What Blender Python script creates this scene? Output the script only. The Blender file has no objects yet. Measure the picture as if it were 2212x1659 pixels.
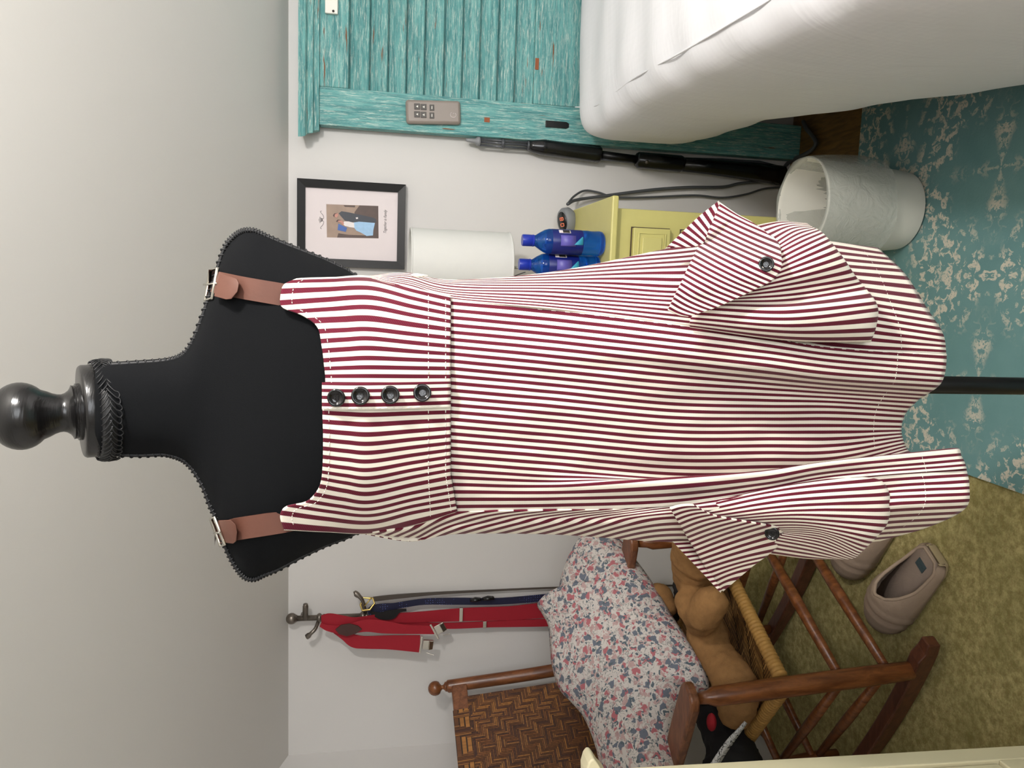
import bpy, bmesh, math, random
from math import sin, cos, pi, radians, sqrt, atan2
from mathutils import Vector, Matrix, Quaternion, noise
random.seed(7)
S = bpy.context.scene
COL = S.collection
V = Vector
# ------------------------------------------------------------------ camera
FPX = 1661.0
TH, PSI, RHO = radians(10.8), radians(7.0), radians(0.7)
CP = V((0, 0, 1.40))
Fv = V((-sin(PSI)*cos(TH), cos(PSI)*cos(TH), -sin(TH)))
R0 = V((cos(PSI), sin(PSI), 0))
U0 = R0.cross(Fv)
Rv = cos(RHO)*R0 + sin(RHO)*U0
Uv = -sin(RHO)*R0 + cos(RHO)*U0
# the photograph lies on its side: picture right = down in the room, picture up = right in the room
def ray(x, y): return Fv + Rv*((1659-y-829.5)/FPX) - Uv*((x-1106)/FPX)
def aty(x, y, Y):
    d = ray(x, y); return CP + d*((Y-CP.y)/d.y)
def atz(x, y, Z):
    d = ray(x, y); return CP + d*((Z-CP.z)/d.z)
def pxm(p): return (V(p)-CP).dot(Fv)/FPX          # metres per picture pixel at a point
cd = bpy.data.cameras.new('camera'); cam = bpy.data.objects.new('camera', cd); COL.objects.link(cam)
cd.sensor_fit = 'HORIZONTAL'; cd.sensor_width = 36; cd.lens = 36*FPX/2212; cd.clip_start = 0.02
m = Matrix.Identity(4)
for i, a in enumerate((-Uv, Rv, -Fv)):
    for k in range(3): m[k][i] = a[k]
m.translation = CP
cam.matrix_world = m
S.camera = cam
vs = S.view_settings
vs.view_transform = 'Standard'; vs.look = 'None'; vs.gamma = 1; vs.use_curve_mapping = False
# ------------------------------------------------------------------ materials
def lin(c):
    def f(v):
        v /= 255.0
        return v/12.92 if v <= 0.04045 else ((v+0.055)/1.055)**2.4
    return (f(c[0]), f(c[1]), f(c[2]), 1)
class NT:
    def __init__(s, name):
        s.m = bpy.data.materials.new(name); s.m.use_nodes = True
        s.t = s.m.node_tree; s.b = s.t.nodes['Principled BSDF']
    def n(s, ty, **kw):
        d = s.t.nodes.new(ty)
        for k, v in kw.items(): setattr(d, k, v)
        return d
    def l(s, a, b): s.t.links.new(a, b)
    def put(s, sock, v):
        if hasattr(v, 'is_output'): s.l(v, sock)
        else: sock.default_value = v
    def math(s, op, a, b=0.0, c=0.0):
        d = s.n('ShaderNodeMath', operation=op)
        for i, v in enumerate((a, b, c)): s.put(d.inputs[i], v)
        return d.outputs[0]
    def mix(s, f, a, b):
        d = s.n('ShaderNodeMix', data_type='RGBA')
        s.put(d.inputs[0], f); s.put(d.inputs[6], a); s.put(d.inputs[7], b)
        return d.outputs[2]
    def ramp(s, f, lo, hi):
        d = s.n('ShaderNodeMapRange'); d.interpolation_type = 'SMOOTHSTEP'
        s.put(d.inputs[0], f); d.inputs[1].default_value = lo; d.inputs[2].default_value = hi
        return d.outputs[0]
    def coord(s, kind='Object', scale=(1, 1, 1), rot=(0, 0, 0), loc=(0, 0, 0)):
        t = s.n('ShaderNodeTexCoord'); mp = s.n('ShaderNodeMapping')
        s.l(t.outputs[kind], mp.inputs[0]); mp.inputs['Scale'].default_value = scale
        mp.inputs['Rotation'].default_value = rot; mp.inputs['Location'].default_value = loc
        return mp.outputs[0]
    def noise(s, vec, scale, detail=3, rough=0.5, dist=0.0):
        d = s.n('ShaderNodeTexNoise'); s.l(vec, d.inputs['Vector'])
        d.inputs['Scale'].default_value = scale; d.inputs['Detail'].default_value = detail
        d.inputs['Roughness'].default_value = rough; d.inputs['Distortion'].default_value = dist
        return d.outputs[0]
    def bump(s, h, strength=0.2, dist=0.002):
        d = s.n('ShaderNodeBump'); d.inputs['Strength'].default_value = strength; d.inputs['Distance'].default_value = dist
        s.l(h, d.inputs['Height']); s.l(d.outputs[0], s.b.inputs['Normal'])
    def fin(s, col, rough=0.6, metal=0.0, spec=0.5):
        s.put(s.b.inputs['Base Color'], col); s.put(s.b.inputs['Roughness'], rough)
        s.b.inputs['Metallic'].default_value = metal; s.b.inputs['Specular IOR Level'].default_value = spec
        return s.m
def plain(name, c, rough=0.6, metal=0.0, var=0.12, vs_=25, bump=0.1, bs=200, spec=0.5, scale=(1, 1, 1)):
    t = NT(name); co = t.coord('Object', scale)
    a = lin(c); d = tuple(v*(1-var) for v in a[:3])+(1,); e = tuple(min(1, v*(1+var)) for v in a[:3])+(1,)
    col = t.mix(t.noise(co, vs_), d, e)
    if bump: t.bump(t.noise(co, bs, 2), bump, 0.001)
    return t.fin(col, rough, metal, spec)
def wood(name, dark, light, scale=(3, 3, 3), rough=0.35, ring=9):
    t = NT(name); co = t.coord('Object', scale)
    n1 = t.noise(co, ring, 5, 0.6, 0.6); n2 = t.noise(co, ring*6, 3)
    col = t.mix(t.ramp(n1, .3, .7), lin(dark), lin(light))
    col = t.mix(t.math('MULTIPLY', t.ramp(n2, .5, .75), .35), col, lin(dark))
    t.bump(n2, .1, .001)
    return t.fin(col, rough)
M = {}
M['wall'] = plain('wall_paint', (210, 207, 204), .75, var=.02, vs_=3, bump=.12, bs=140)
M['ceil'] = plain('ceiling_paint', (208, 205, 200), .8, var=.02, vs_=2, bump=.12, bs=120)
M['floor'] = wood('oak_floor', (92, 66, 30), (132, 98, 48), (9, 1.2, 1))
def carpet():
    t = NT('green_gold_carpet'); co = t.coord('Object')
    a = t.noise(co, 48, 6, .75); b = t.noise(co, 140, 4, .75); c = t.noise(co, 5, 3)
    col = t.mix(t.ramp(a, .35, .68), lin((142, 132, 82)), lin((196, 182, 128)))
    col = t.mix(t.math('MULTIPLY', t.ramp(b, .45, .7), .5), col, lin((148, 124, 80)))
    col = t.mix(t.math('MULTIPLY', t.ramp(c, .4, .7), .4), col, lin((128, 122, 74)))
    t.bump(b, .9, .006)
    return t.fin(col, .95, 0, .1)
M['carpet'] = carpet()
def rug():
    t = NT('teal_damask_rug'); tc = t.n('ShaderNodeTexCoord'); sp = t.n('ShaderNodeSeparateXYZ'); t.l(tc.outputs['Object'], sp.inputs[0])
    # mirrored repeat, so the sprays come out symmetrical
    x = t.math('PINGPONG', t.math('ADD', sp.outputs[0], 4.03), .24); y = t.math('PINGPONG', t.math('ADD', sp.outputs[1], 4.0), .33)
    cb = t.n('ShaderNodeCombineXYZ'); t.l(x, cb.inputs[0]); t.l(y, cb.inputs[1]); p = cb.outputs[0]
    n1 = t.noise(p, 40, 4, .6, .7)
    n2 = t.noise(p, 6, 2)
    leaf = t.math('MULTIPLY', t.ramp(n1, .50, .56), t.ramp(n2, .38, .52))
    wear = t.noise(tc.outputs['Object'], 160, 3, .7)
    leaf = t.math('MULTIPLY', leaf, t.ramp(wear, .34, .5))
    big = t.noise(tc.outputs['Object'], 9, 3)
    base = t.mix(big, lin((88, 126, 128)), lin((114, 148, 147)))
    col = t.mix(t.math('MULTIPLY', leaf, .9), base, lin((200, 192, 176)))
    t.bump(wear, .4, .002)
    return t.fin(col, .95, 0, .1)
M['rug'] = rug()
def stripes():
    t = NT('maroon_cream_ticking'); tc = t.n('ShaderNodeTexCoord'); sp = t.n('ShaderNodeSeparateXYZ'); t.l(tc.outputs['UV'], sp.inputs[0])
    u, v = sp.outputs[0], sp.outputs[1]
    tw = t.math('FRACT', t.math('ADD', t.math('MULTIPLY', u, 3.0), t.math('MULTIPLY', v, 4.2)))
    saw = t.math('MULTIPLY', t.math('SUBTRACT', tw, .5), .05)
    fr = t.math('FRACT', t.math('ADD', u, saw))
    d = t.math('ABSOLUTE', t.math('SUBTRACT', fr, .5))
    k = t.ramp(d, .235, .26)
    fine = t.math('ABSOLUTE', t.math('SUBTRACT', tw, .5))
    red = t.mix(t.math('MULTIPLY', t.ramp(fine, .36, .5), .22), lin((88, 10, 34)), lin((168, 100, 108)))
    nz = t.noise(t.coord('UV'), .35, 3)
    cream = t.mix(t.math('MULTIPLY', t.ramp(fine, .3, .5), .2), t.mix(nz, lin((236, 230, 212)), lin((232, 221, 210))), lin((204, 196, 178)))
    col = t.mix(k, red, cream)
    t.bump(fine, .12, .0006)
    t.b.inputs['Sheen Weight'].default_value = .1
    return t.fin(col, .85, 0, .2)
M['stripe'] = stripes()
M['thread'] = plain('white_thread', (245, 240, 228), .8, bump=0)
M['blackfab'] = plain('black_jersey', (13, 14, 16), .95, var=.15, vs_=400, bump=.15, bs=900, spec=.15)
M['braid'] = plain('black_braid', (20, 20, 22), .55, var=.2, vs_=300, bump=0)
M['blackwood'] = plain('black_lacquered_wood', (17, 16, 16), .27, var=.2, vs_=60, bump=.25, bs=90, scale=(1, 1, 6))
M['leather'] = plain('tan_leather', (94, 57, 44), .6, var=.12, vs_=60, bump=.12, bs=300)
M['nickel'] = plain('nickel', (212, 208, 198), .25, 1, var=.05, bump=0)
M['blackplastic'] = plain('black_plastic', (16, 16, 17), .22, var=.1, bump=0)
M['blackmetal'] = plain('black_metal', (14, 14, 15), .35, .3, bump=0)
M['button'] = plain('black_button', (14, 12, 13), .12, var=.1, bump=0)
def teal(name, sc):
    t = NT(name); co0 = t.coord('Object', sc); oi = t.n('ShaderNodeObjectInfo'); va = t.n('ShaderNodeVectorMath', operation='ADD')
    t.l(co0, va.inputs[0]); t.l(t.math('MULTIPLY', oi.outputs['Random'], 37.0), va.inputs[1]); co = va.outputs[0]     # every board its own grain
    a = t.noise(co, 5, 6, .65, .3); b = t.noise(co, 15, 6, .8, .3); c = t.noise(t.coord('Object'), 5, 3)
    base = t.mix(t.ramp(a, .3, .7), lin((62, 126, 128)), lin((112, 174, 170)))
    col = t.mix(t.math('MULTIPLY', t.ramp(b, .50, .64), .72), base, lin((214, 224, 212)))
    col = t.mix(t.math('MULTIPLY', t.ramp(t.noise(co, 14, 5, .7), .60, .72), .55), col, lin((52, 108, 112)))
    chip = t.math('MULTIPLY', t.ramp(t.noise(co, 3.2, 3, .6), .65, .68), t.ramp(c, .44, .56))
    col = t.mix(chip, col, lin((122, 78, 48)))
    t.bump(b, .6, .003)
    return t.fin(col, .6)
M['tealh'] = teal('weathered_teal_across', (1.6, 14, 26)); M['tealv'] = teal('weathered_teal_upright', (26, 14, 1.6))
M['bareedge'] = plain('bare_wood_chip', (140, 78, 44), .7, var=.3, vs_=90)
def sheet():
    t = NT('white_waffle_sheet'); co = t.coord('Object')
    w = t.n('ShaderNodeTexVoronoi'); t.l(co, w.inputs['Vector']); w.inputs['Scale'].default_value = 70; w.inputs['Randomness'].default_value = 0
    hgt = t.math('ADD', t.math('MULTIPLY', w.outputs['Distance'], .12), t.math('MULTIPLY', t.noise(t.coord('Object', (1, 2.2, 1)), 4.5, 3, .5, .8), 1.6))
    t.bump(hgt, .10, .02)
    return t.fin(t.mix(t.noise(co, 3), lin((228, 228, 232)), lin((238, 237, 238))), .8, 0, .2)
M['sheet'] = sheet()
M['sheetplain'] = plain('white_sheet_border', (226, 224, 220), .8, var=.02, bump=.05)
M['darkbase'] = plain('dark_bed_base', (40, 36, 32), .8)
M['yellow'] = plain('yellow_paint', (198, 190, 118), .45, var=.07, vs_=12, bump=.12, bs=40)
M['shade'] = plain('linen_lampshade', (214, 213, 208), .85, var=.02, vs_=60, bump=.2, bs=500)
M['white'] = plain('white_plastic', (222, 220, 210), .4, var=.03, bump=0)
M['greyplastic'] = plain('grey_plastic', (128, 130, 132), .4, var=.04, bump=0)
M['taupeplastic'] = plain('taupe_plastic', (138, 128, 120), .4, var=.04, bump=0)
M['darkgrey'] = plain('dark_grey_key', (74, 70, 66), .5, bump=0)
M['cordgrey'] = plain('grey_cord', (76, 78, 80), .5, bump=0)
M['framepaint'] = plain('black_frame', (15, 15, 17), .4, var=.1, bump=.05)
M['mat'] = plain('mat_board', (222, 212, 212), .9, var=.02, bump=0)
M['ink'] = plain('dark_ink', (50, 46, 44), .8, bump=0)
M['photo_wall'] = plain('print_beige', (150, 126, 108), .5, var=.25, vs_=40, bump=0)
M['photo_dark'] = plain('print_brown', (74, 52, 42), .5, var=.3, vs_=60, bump=0)
M['photo_suit'] = plain('print_suit', (40, 44, 54), .5, bump=0)
M['photo_gown'] = plain('print_gown', (150, 186, 218), .5, var=.15, vs_=120, bump=0)
M['photo_white'] = plain('print_white', (222, 214, 212), .5, bump=0)
M['photo_skin'] = plain('print_skin', (186, 128, 112), .5, bump=0)
M['photo_hair'] = plain('print_hair', (70, 34, 28), .5, bump=0)
M['photo_blue'] = plain('print_blue', (44, 88, 160), .5, bump=0)
M['iron'] = plain('pewter', (120, 112, 104), .35, .85, var=.2, bump=.1)
M['gold'] = plain('brass', (214, 186, 110), .25, 1, bump=0)
M['red'] = plain('red_elastic', (150, 14, 34), .8, var=.06, vs_=300, bump=.3, bs=900)
M['maroonleather'] = plain('dark_brown_leather', (64, 36, 32), .5)
M['beltleather'] = plain('grey_brown_leather', (74, 66, 60), .5)
def navy():
    t = NT('navy_dotted_web'); vz = t.n('ShaderNodeTexVoronoi'); t.l(t.coord('Object'), vz.inputs['Vector']); vz.inputs['Scale'].default_value = 130
    vz.inputs['Randomness'].default_value = .25
    return t.fin(t.mix(t.ramp(vz.outputs['Distance'], .16, .2), lin((92, 104, 168)), lin((20, 22, 52))), .7)
M['navy'] = navy()
M['chair'] = wood('rocker_maple', (86, 46, 22), (132, 80, 44), (6, 6, 1.2), .3)
M['chairh'] = wood('rocker_maple_flat', (92, 54, 34), (132, 84, 54), (2, 8, 8), .4)
M['chaird'] = wood('rocker_dark', (74, 42, 30), (100, 60, 42), (2, 8, 8), .35)
def attr(name, rough=.55):
    t = NT(name); a = t.n('ShaderNodeAttribute'); a.attribute_name = 'strand'
    t.bump(t.noise(t.coord('Object'), 220, 3), .3, .001)
    return t.fin(a.outputs['Color'], rough)
M['weave'] = attr('woven_bark')
M['rush'] = plain('rush_cord', (158, 118, 58), .7, var=.3, vs_=60, bump=.5, bs=160)
def floral():
    t = NT('floral_cotton'); co = t.coord('Object')
    w = t.noise(co, 30, 2)
    wv = t.n('ShaderNodeVectorMath', operation='ADD'); t.l(co, wv.inputs[0])
    nn = t.n('ShaderNodeTexNoise'); t.l(co, nn.inputs['Vector']); nn.inputs['Scale'].default_value = 55; nn.inputs['Detail'].default_value = 2
    sc = t.n('ShaderNodeVectorMath', operation='SCALE'); t.l(nn.outputs['Color'], sc.inputs[0]); sc.inputs['Scale'].default_value = .034
    t.l(sc.outputs[0], wv.inputs[1]); p = wv.outputs[0]
    def spots(scale, off, lo, hi, thr):
        mp = t.n('ShaderNodeMapping'); t.l(p, mp.inputs[0]); mp.inputs['Location'].default_value = off
        vz = t.n('ShaderNodeTexVoronoi'); t.l(mp.outputs[0], vz.inputs['Vector']); vz.inputs['Scale'].default_value = scale
        sx = t.n('ShaderNodeSeparateColor'); t.l(vz.outputs['Color'], sx.inputs[0])
        inn = t.math('SUBTRACT', 1.0, t.ramp(vz.outputs['Distance'], lo, hi))
        return t.math('MULTIPLY', inn, t.math('GREATER_THAN', sx.outputs[0], thr))
    col = t.mix(w, lin((206, 200, 194)), lin((194, 186, 182)))
    stem = t.ramp(t.math('ABSOLUTE', t.math('SUBTRACT', t.noise(p, 70, 2), .5)), .03, .015)
    stem = t.math('SUBTRACT', 1.0, t.ramp(t.math('ABSOLUTE', t.math('SUBTRACT', t.noise(p, 60, 2), .5)), .012, .03))
    col = t.mix(t.math('MULTIPLY', stem, .75), col, lin((112, 116, 114)))
    col = t.mix(t.math('MULTIPLY', spots(62, (3, 1, 2), .34, .46, .2), .8), col, lin((176, 140, 138)))
    col = t.mix(spots(46, (0, 0, 0), .34, .42, .38), col, lin((172, 104, 110)))
    col = t.mix(spots(42, (5, 2, 7), .34, .42, .40), col, lin((104, 110, 122)))
    col = t.mix(spots(80, (9, 4, 1), .30, .38, .42), col, lin((88, 100, 108)))
    t.bump(t.noise(co, 400, 2), .15, .001)
    return t.fin(col, .85, 0, .2)
M['floral'] = floral()
M['plush'] = plain('tan_plush', (140, 104, 66), .95, var=.25, vs_=60, bump=.8, bs=420, spec=.1)
M['blackcloth'] = plain('black_cloth', (18, 16, 18), .85, bump=.3, bs=90)
M['redcloth'] = plain('red_cloth', (150, 16, 30), .8)
def trimprint():
    t = NT('white_printed_trim'); n_ = t.noise(t.coord('Object'), 55, 1, .4, 2.0)
    return t.fin(t.mix(t.ramp(t.math('ABSOLUTE', t.math('SUBTRACT', n_, .5)), .02, .04), lin((40, 40, 42)), lin((206, 206, 206))), .7)
M['trim'] = trimprint()
M['slipper'] = plain('taupe_slipper_cloth', (154, 134, 116), .9, var=.1, vs_=60, bump=.4, bs=300)
M['sole'] = plain('tan_sole', (156, 140, 108), .8)
M['fleece'] = plain('slipper_lining', (128, 112, 100), .95, bump=.6, bs=260)
M['tagcloth'] = plain('dark_slate_tag', (52, 66, 70), .7, var=.3, vs_=400)
M['cream'] = plain('cream_paint', (222, 212, 178), .45, var=.05, vs_=10, bump=.08, bs=40)
M['gap'] = plain('dark_gap', (66, 52, 40), .8)
M['lilac'] = plain('lilac_grey_cloth', (150, 144, 156), .8)
def bluewater():
    t = NT('blue_bottle'); t.b.inputs['Transmission Weight'].default_value = .8; t.b.inputs['IOR'].default_value = 1.35
    return t.fin(t.mix(t.noise(t.coord('Object'), 20), lin((24, 96, 214)), lin((40, 130, 232))), .08)
M['bottle'] = bluewater()
M['label'] = plain('navy_label', (16, 28, 108), .35, var=.2, vs_=40, bump=0)
M['purple'] = plain('purple_label', (92, 84, 168), .4, var=.15, vs_=60, bump=0)
M['tealprint'] = plain('teal_print', (52, 150, 178), .4, bump=0)
M['cap'] = plain('blue_cap', (22, 46, 160), .35, bump=0)
def liner():
    t = NT('clear_bin_liner'); t.b.inputs['Alpha'].default_value = .42
    t.bump(t.noise(t.coord('Object'), 22, 4, .6, 1.5), .6, .01)
    return t.fin(lin((206, 208, 200)), .25)
M['liner'] = liner()
def glowing(name, c, e):
    t = NT(name); t.b.inputs['Emission Color'].default_value = lin(c); t.b.inputs['Emission Strength'].default_value = e
    return t.fin(lin(c), .5)
M['digit'] = glowing('orange_digit', (226, 120, 84), .25)
M['clear'] = plain('smoke_plastic', (70, 72, 76), .2, var=.1, bump=0)
M['lampglass'] = glowing('lamp_glass', (255, 251, 246), 300)
# ------------------------------------------------------------------ mesh helpers
def newbm(): return bmesh.new()
def link(name, bm, mat, parent=None, smooth=True, local=False, sub=0, solid=0, bevel=0, sharp=None):
    bmesh.ops.remove_doubles(bm, verts=bm.verts, dist=1e-6)
    if not solid: bmesh.ops.recalc_face_normals(bm, faces=bm.faces)
    c = V((0, 0, 0))
    for v in bm.verts: c += v.co
    c /= max(1, len(bm.verts))
    for v in bm.verts: v.co -= c
    me = bpy.data.meshes.new(name); bm.to_mesh(me); bm.free()
    if smooth: me.shade_smooth()
    if sharp is not None:
        me.set_sharp_from_angle(angle=radians(sharp))
    o = bpy.data.objects.new(name, me); COL.objects.link(o)
    for k in (mat if isinstance(mat, (list, tuple)) else [mat]): me.materials.append(M[k] if isinstance(k, str) else k)
    if parent:
        o.parent = parent
        if local: o.location = c
        else:
            q = parent; L = V(q.location)
            while q.parent: q = q.parent; L += V(q.location)
            o.location = c - L
    else: o.location = c
    if bevel:
        b = o.modifiers.new('bevel', 'BEVEL'); b.width = bevel; b.segments = 2; b.limit_method = 'ANGLE'
    if solid:
        b = o.modifiers.new('thickness', 'SOLIDIFY'); b.thickness = solid; b.offset = 0
    if sub:
        b = o.modifiers.new('smooth', 'SUBSURF'); b.levels = sub; b.render_levels = sub
    return o
def thing(name, label, cat, loc=(0, 0, 0), rz=0, group=None):
    o = bpy.data.objects.new(name, None); COL.objects.link(o); o.location = loc; o.rotation_euler = (0, 0, rz)
    o.empty_display_size = .05
    return tag(o, label, cat, group)
def tag(o, label, cat, group=None):
    o['label'] = label; o['category'] = cat
    if group: o['group'] = group
    return o
def struct(o): o['kind'] = 'structure'; return o
def dup(root, **kw):
    r = root.copy(); COL.objects.link(r)
    for ch in list(root.children):
        c = ch.copy(); COL.objects.link(c); c.parent = r; c.matrix_parent_inverse = ch.matrix_parent_inverse
        for g in list(ch.children):
            d = g.copy(); COL.objects.link(d); d.parent = c; d.matrix_parent_inverse = g.matrix_parent_inverse
    return r
def box(bm, c, s, rot=None):
    r = bmesh.ops.create_cube(bm, size=1.0)['verts']
    for v in r:
        p = V((v.co.x*s[0], v.co.y*s[1], v.co.z*s[2]))
        if rot is not None: p = rot @ p
        v.co = p + V(c)
    return r
def frames(P, closed=False):
    n = len(P); T = []
    for i in range(n):
        a = P[(i-1) % n] if (closed or i > 0) else P[i]; b = P[(i+1) % n] if (closed or i < n-1) else P[i]
        T.append((b-a).normalized())
    up = V((0, 0, 1)) if abs(T[0].z) < .9 else V((0, 1, 0))
    N = [(up - T[0]*up.dot(T[0])).normalized()]
    for i in range(1, n):
        q = T[i-1].rotation_difference(T[i]); N.append((q @ N[-1]).normalized())
    return T, N
def tube(bm, P, r, seg=10, closed=False, cap=True, flat=None):
    P = [V(p) for p in P]; n = len(P)
    T, N = frames(P, closed); rings = []
    for i in range(n):
        B = T[i].cross(N[i]); rr = r[i] if isinstance(r, (list, tuple)) else r
        rings.append([bm.verts.new(P[i] + (N[i]*cos(2*pi*k/seg) + B*sin(2*pi*k/seg)*(flat or 1))*rr) for k in range(seg)])
    for i in range(n if closed else n-1):
        a, b = rings[i], rings[(i+1) % n]
        for k in range(seg): bm.faces.new((a[k], a[(k+1) % seg], b[(k+1) % seg], b[k]))
    if cap and not closed:
        bm.faces.new(rings[0][::-1]); bm.faces.new(rings[-1])
def lathe(bm, prof, o, ax=V((0, 0, 1)), seg=40, ell=1.0):
    ax = V(ax).normalized(); q = V((0, 0, 1)).rotation_difference(ax); o = V(o); rings = []
    for (r, h) in prof:
        if r < 1e-6: rings.append([bm.verts.new(o + ax*h)])
        else: rings.append([bm.verts.new(o + q @ V((r*cos(2*pi*k/seg), r*ell*sin(2*pi*k/seg), h))) for k in range(seg)])
    for a, b in zip(rings, rings[1:]):
        for k in range(seg):
            k2 = (k+1) % seg
            if len(a) == 1 and len(b) == 1: continue
            if len(a) == 1: bm.faces.new((a[0], b[k2], b[k]))
            elif len(b) == 1: bm.faces.new((a[k], a[k2], b[0]))
            else: bm.faces.new((a[k], a[k2], b[k2], b[k]))
    for R_ in (rings[0], rings[-1]):
        if len(R_) > 2: bm.faces.new(R_)
def prism(bm, pts, off):
    off = V(off); a = [bm.verts.new(V(p)) for p in pts]; b = [bm.verts.new(V(p)+off) for p in pts]; n = len(a)
    bm.faces.new(a[::-1]); bm.faces.new(b)
    for i in range(n): bm.faces.new((a[i], a[(i+1) % n], b[(i+1) % n], b[i]))
def ball(bm, c, r, sc=(1, 1, 1), rot=None, seg=20):
    vs_ = bmesh.ops.create_uvsphere(bm, u_segments=seg, v_segments=seg//2+2, radius=1)['verts']
    for v in vs_:
        p = V((v.co.x*sc[0]*r, v.co.y*sc[1]*r, v.co.z*sc[2]*r))
        if rot is not None: p = rot @ p
        v.co = p + V(c)
def cr(a, b, c, d, t):      # Catmull-Rom
    return tuple(.5*((2*q) + (r-p)*t + (2*p-5*q+4*r-s)*t*t + (-p+3*q-3*r+s)*t*t*t) for p, q, r, s in zip(a, b, c, d))
def spline(P, n):
    out = []; k = len(P)-1
    for i in range(n+1):
        f = i/n*k; j = min(int(f), k-1); t = f-j
        b, c = P[j], P[j+1]
        a = P[j-1] if j > 0 else tuple(2*x-y for x, y in zip(b, c)); d = P[j+2] if j+2 <= k else tuple(2*y-x for x, y in zip(b, c))
        out.append(cr(a, b, c, d, t))
    return out
def sp3(P, n): return [V(p) for p in spline([tuple(p) for p in P], n)]
def ribbon(bm, pts, thick, n=30):
    """flat strap traced in the picture: (x, y, width in px, depth Y)"""
    P = spline(pts, n); L = []
    for i, p in enumerate(P):
        a = P[max(0, i-1)]; b = P[min(n, i+1)]
        d = V((b[0]-a[0], b[1]-a[1])); d.normalize(); w = p[2]/2
        q0 = aty(p[0]-d.y*w, p[1]+d.x*w, p[3]); q1 = aty(p[0]+d.y*w, p[1]-d.x*w, p[3])
        L.append((q0, q1))
    o = V((0, thick, 0)); rows = [[bm.verts.new(q) for q in (a, b, b+o, a+o)] for a, b in L]
    for a, b in zip(rows, rows[1:]):
        for k in range(4): bm.faces.new((a[k], a[(k+1) % 4], b[(k+1) % 4], b[k]))
    bm.faces.new(rows[0][::-1]); bm.faces.new(rows[-1])
# ------------------------------------------------------------------ room
YW = 2.45; XL = -1.54; XR = 2.25; YB = -1.6; ZK = 1.634; SL = .335; ZC = 2.42
YS = YW - (ZC-ZK)/SL
bm = newbm(); box(bm, ((XL+XR)/2, (YB+YW)/2, -.05), (XR-XL+.4, YW-YB+.4, .1)); struct(link('floor', bm, 'floor', smooth=False))
bm = newbm(); box(bm, ((XL+XR)/2, YW+.05, ZK/2), (XR-XL+.2, .1, ZK+.2)); struct(link('wall_back', bm, 'wall', smooth=False))
bm = newbm(); prism(bm, [(XL-.1, YW+.1, ZK-.1*SL), (XL-.1, YS, ZC), (XL-.1, YB-.1, ZC), (XL-.1, YB-.1, ZC+.12), (XL-.1, YS, ZC+.12), (XL-.1, YW+.1, ZK+.1)], (XR-XL+.2, 0, 0))
struct(link('ceiling', bm, 'ceil', smooth=False))
prof = [(YB, 0), (YW, 0), (YW, ZK), (YS, ZC), (YB, ZC)]
for nm, x0, dx in (('wall_left', XL, -.08), ('wall_right', XR, .08)):
    bm = newbm(); prism(bm, [(x0, y, z) for y, z in prof], (dx, 0, 0)); struct(link(nm, bm, 'wall', smooth=False))
bm = newbm()
WX0, WX1, WZ0, WZ1 = .1, 1.5, .95, 2.1
for c, s in ((((XL+WX0)/2, YB-.05, ZC/2), (WX0-XL, .1, ZC)), (((WX1+XR)/2, YB-.05, ZC/2), (XR-WX1, .1, ZC)),
             (((WX0+WX1)/2, YB-.05, WZ0/2), (WX1-WX0, .1, WZ0)), (((WX0+WX1)/2, YB-.05, (WZ1+ZC)/2), (WX1-WX0, .1, ZC-WZ1))): box(bm, c, s)
struct(link('wall_front', bm, 'wall', smooth=False))
bm = newbm()
for z in (WZ0+.02, (WZ0+WZ1)/2, WZ1-.02): box(bm, ((WX0+WX1)/2, YB-.04, z), (WX1-WX0, .04, .04))
for x in (WX0+.02, (WX0+WX1)/2, WX1-.02): box(bm, (x, YB-.04, (WZ0+WZ1)/2), (.04, .038, WZ1-WZ0))
w1 = struct(link('added_window_1', bm, 'white', smooth=False))  # unseen window, added behind the camera to go with the soft front fill
# ------------------------------------------------------------------ floor coverings
bm = newbm(); box(bm, ((XL-.32+.01)/2, (YB+.2+YW-.014)/2, .004), (-.32-XL-.02, YW-YB-.214, .008))
tag(link('carpet', bm, 'carpet', smooth=False), 'worn yellow green carpet under the rocking chair and slippers', 'carpet')
bm = newbm()
r0 = atz(2075, 1018, .012); r1 = atz(2212, 1066, .012); dx = (r1.x-r0.x)/(r1.y-r0.y)
ry1 = atz(1865, 255, .012).y
def rxl(y): return r0.x + dx*(y-r0.y)
n = 2
prism(bm, [(rxl(ry1), ry1, .008), (rxl(-.9), -.9, .008), (1.9, -.9, .008), (1.9, ry1, .008)], (0, 0, .010))
tag(link('area_rug', bm, 'rug', smooth=False), 'teal blue damask area rug with cream floral sprays under the stand and bed', 'rug')
bm = newbm(); box(bm, ((XL-.35)/2, YW-.006, .042), (-.35-XL, .012, .084)); struct(link('baseboard_back', bm, 'carpet', smooth=False))
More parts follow.
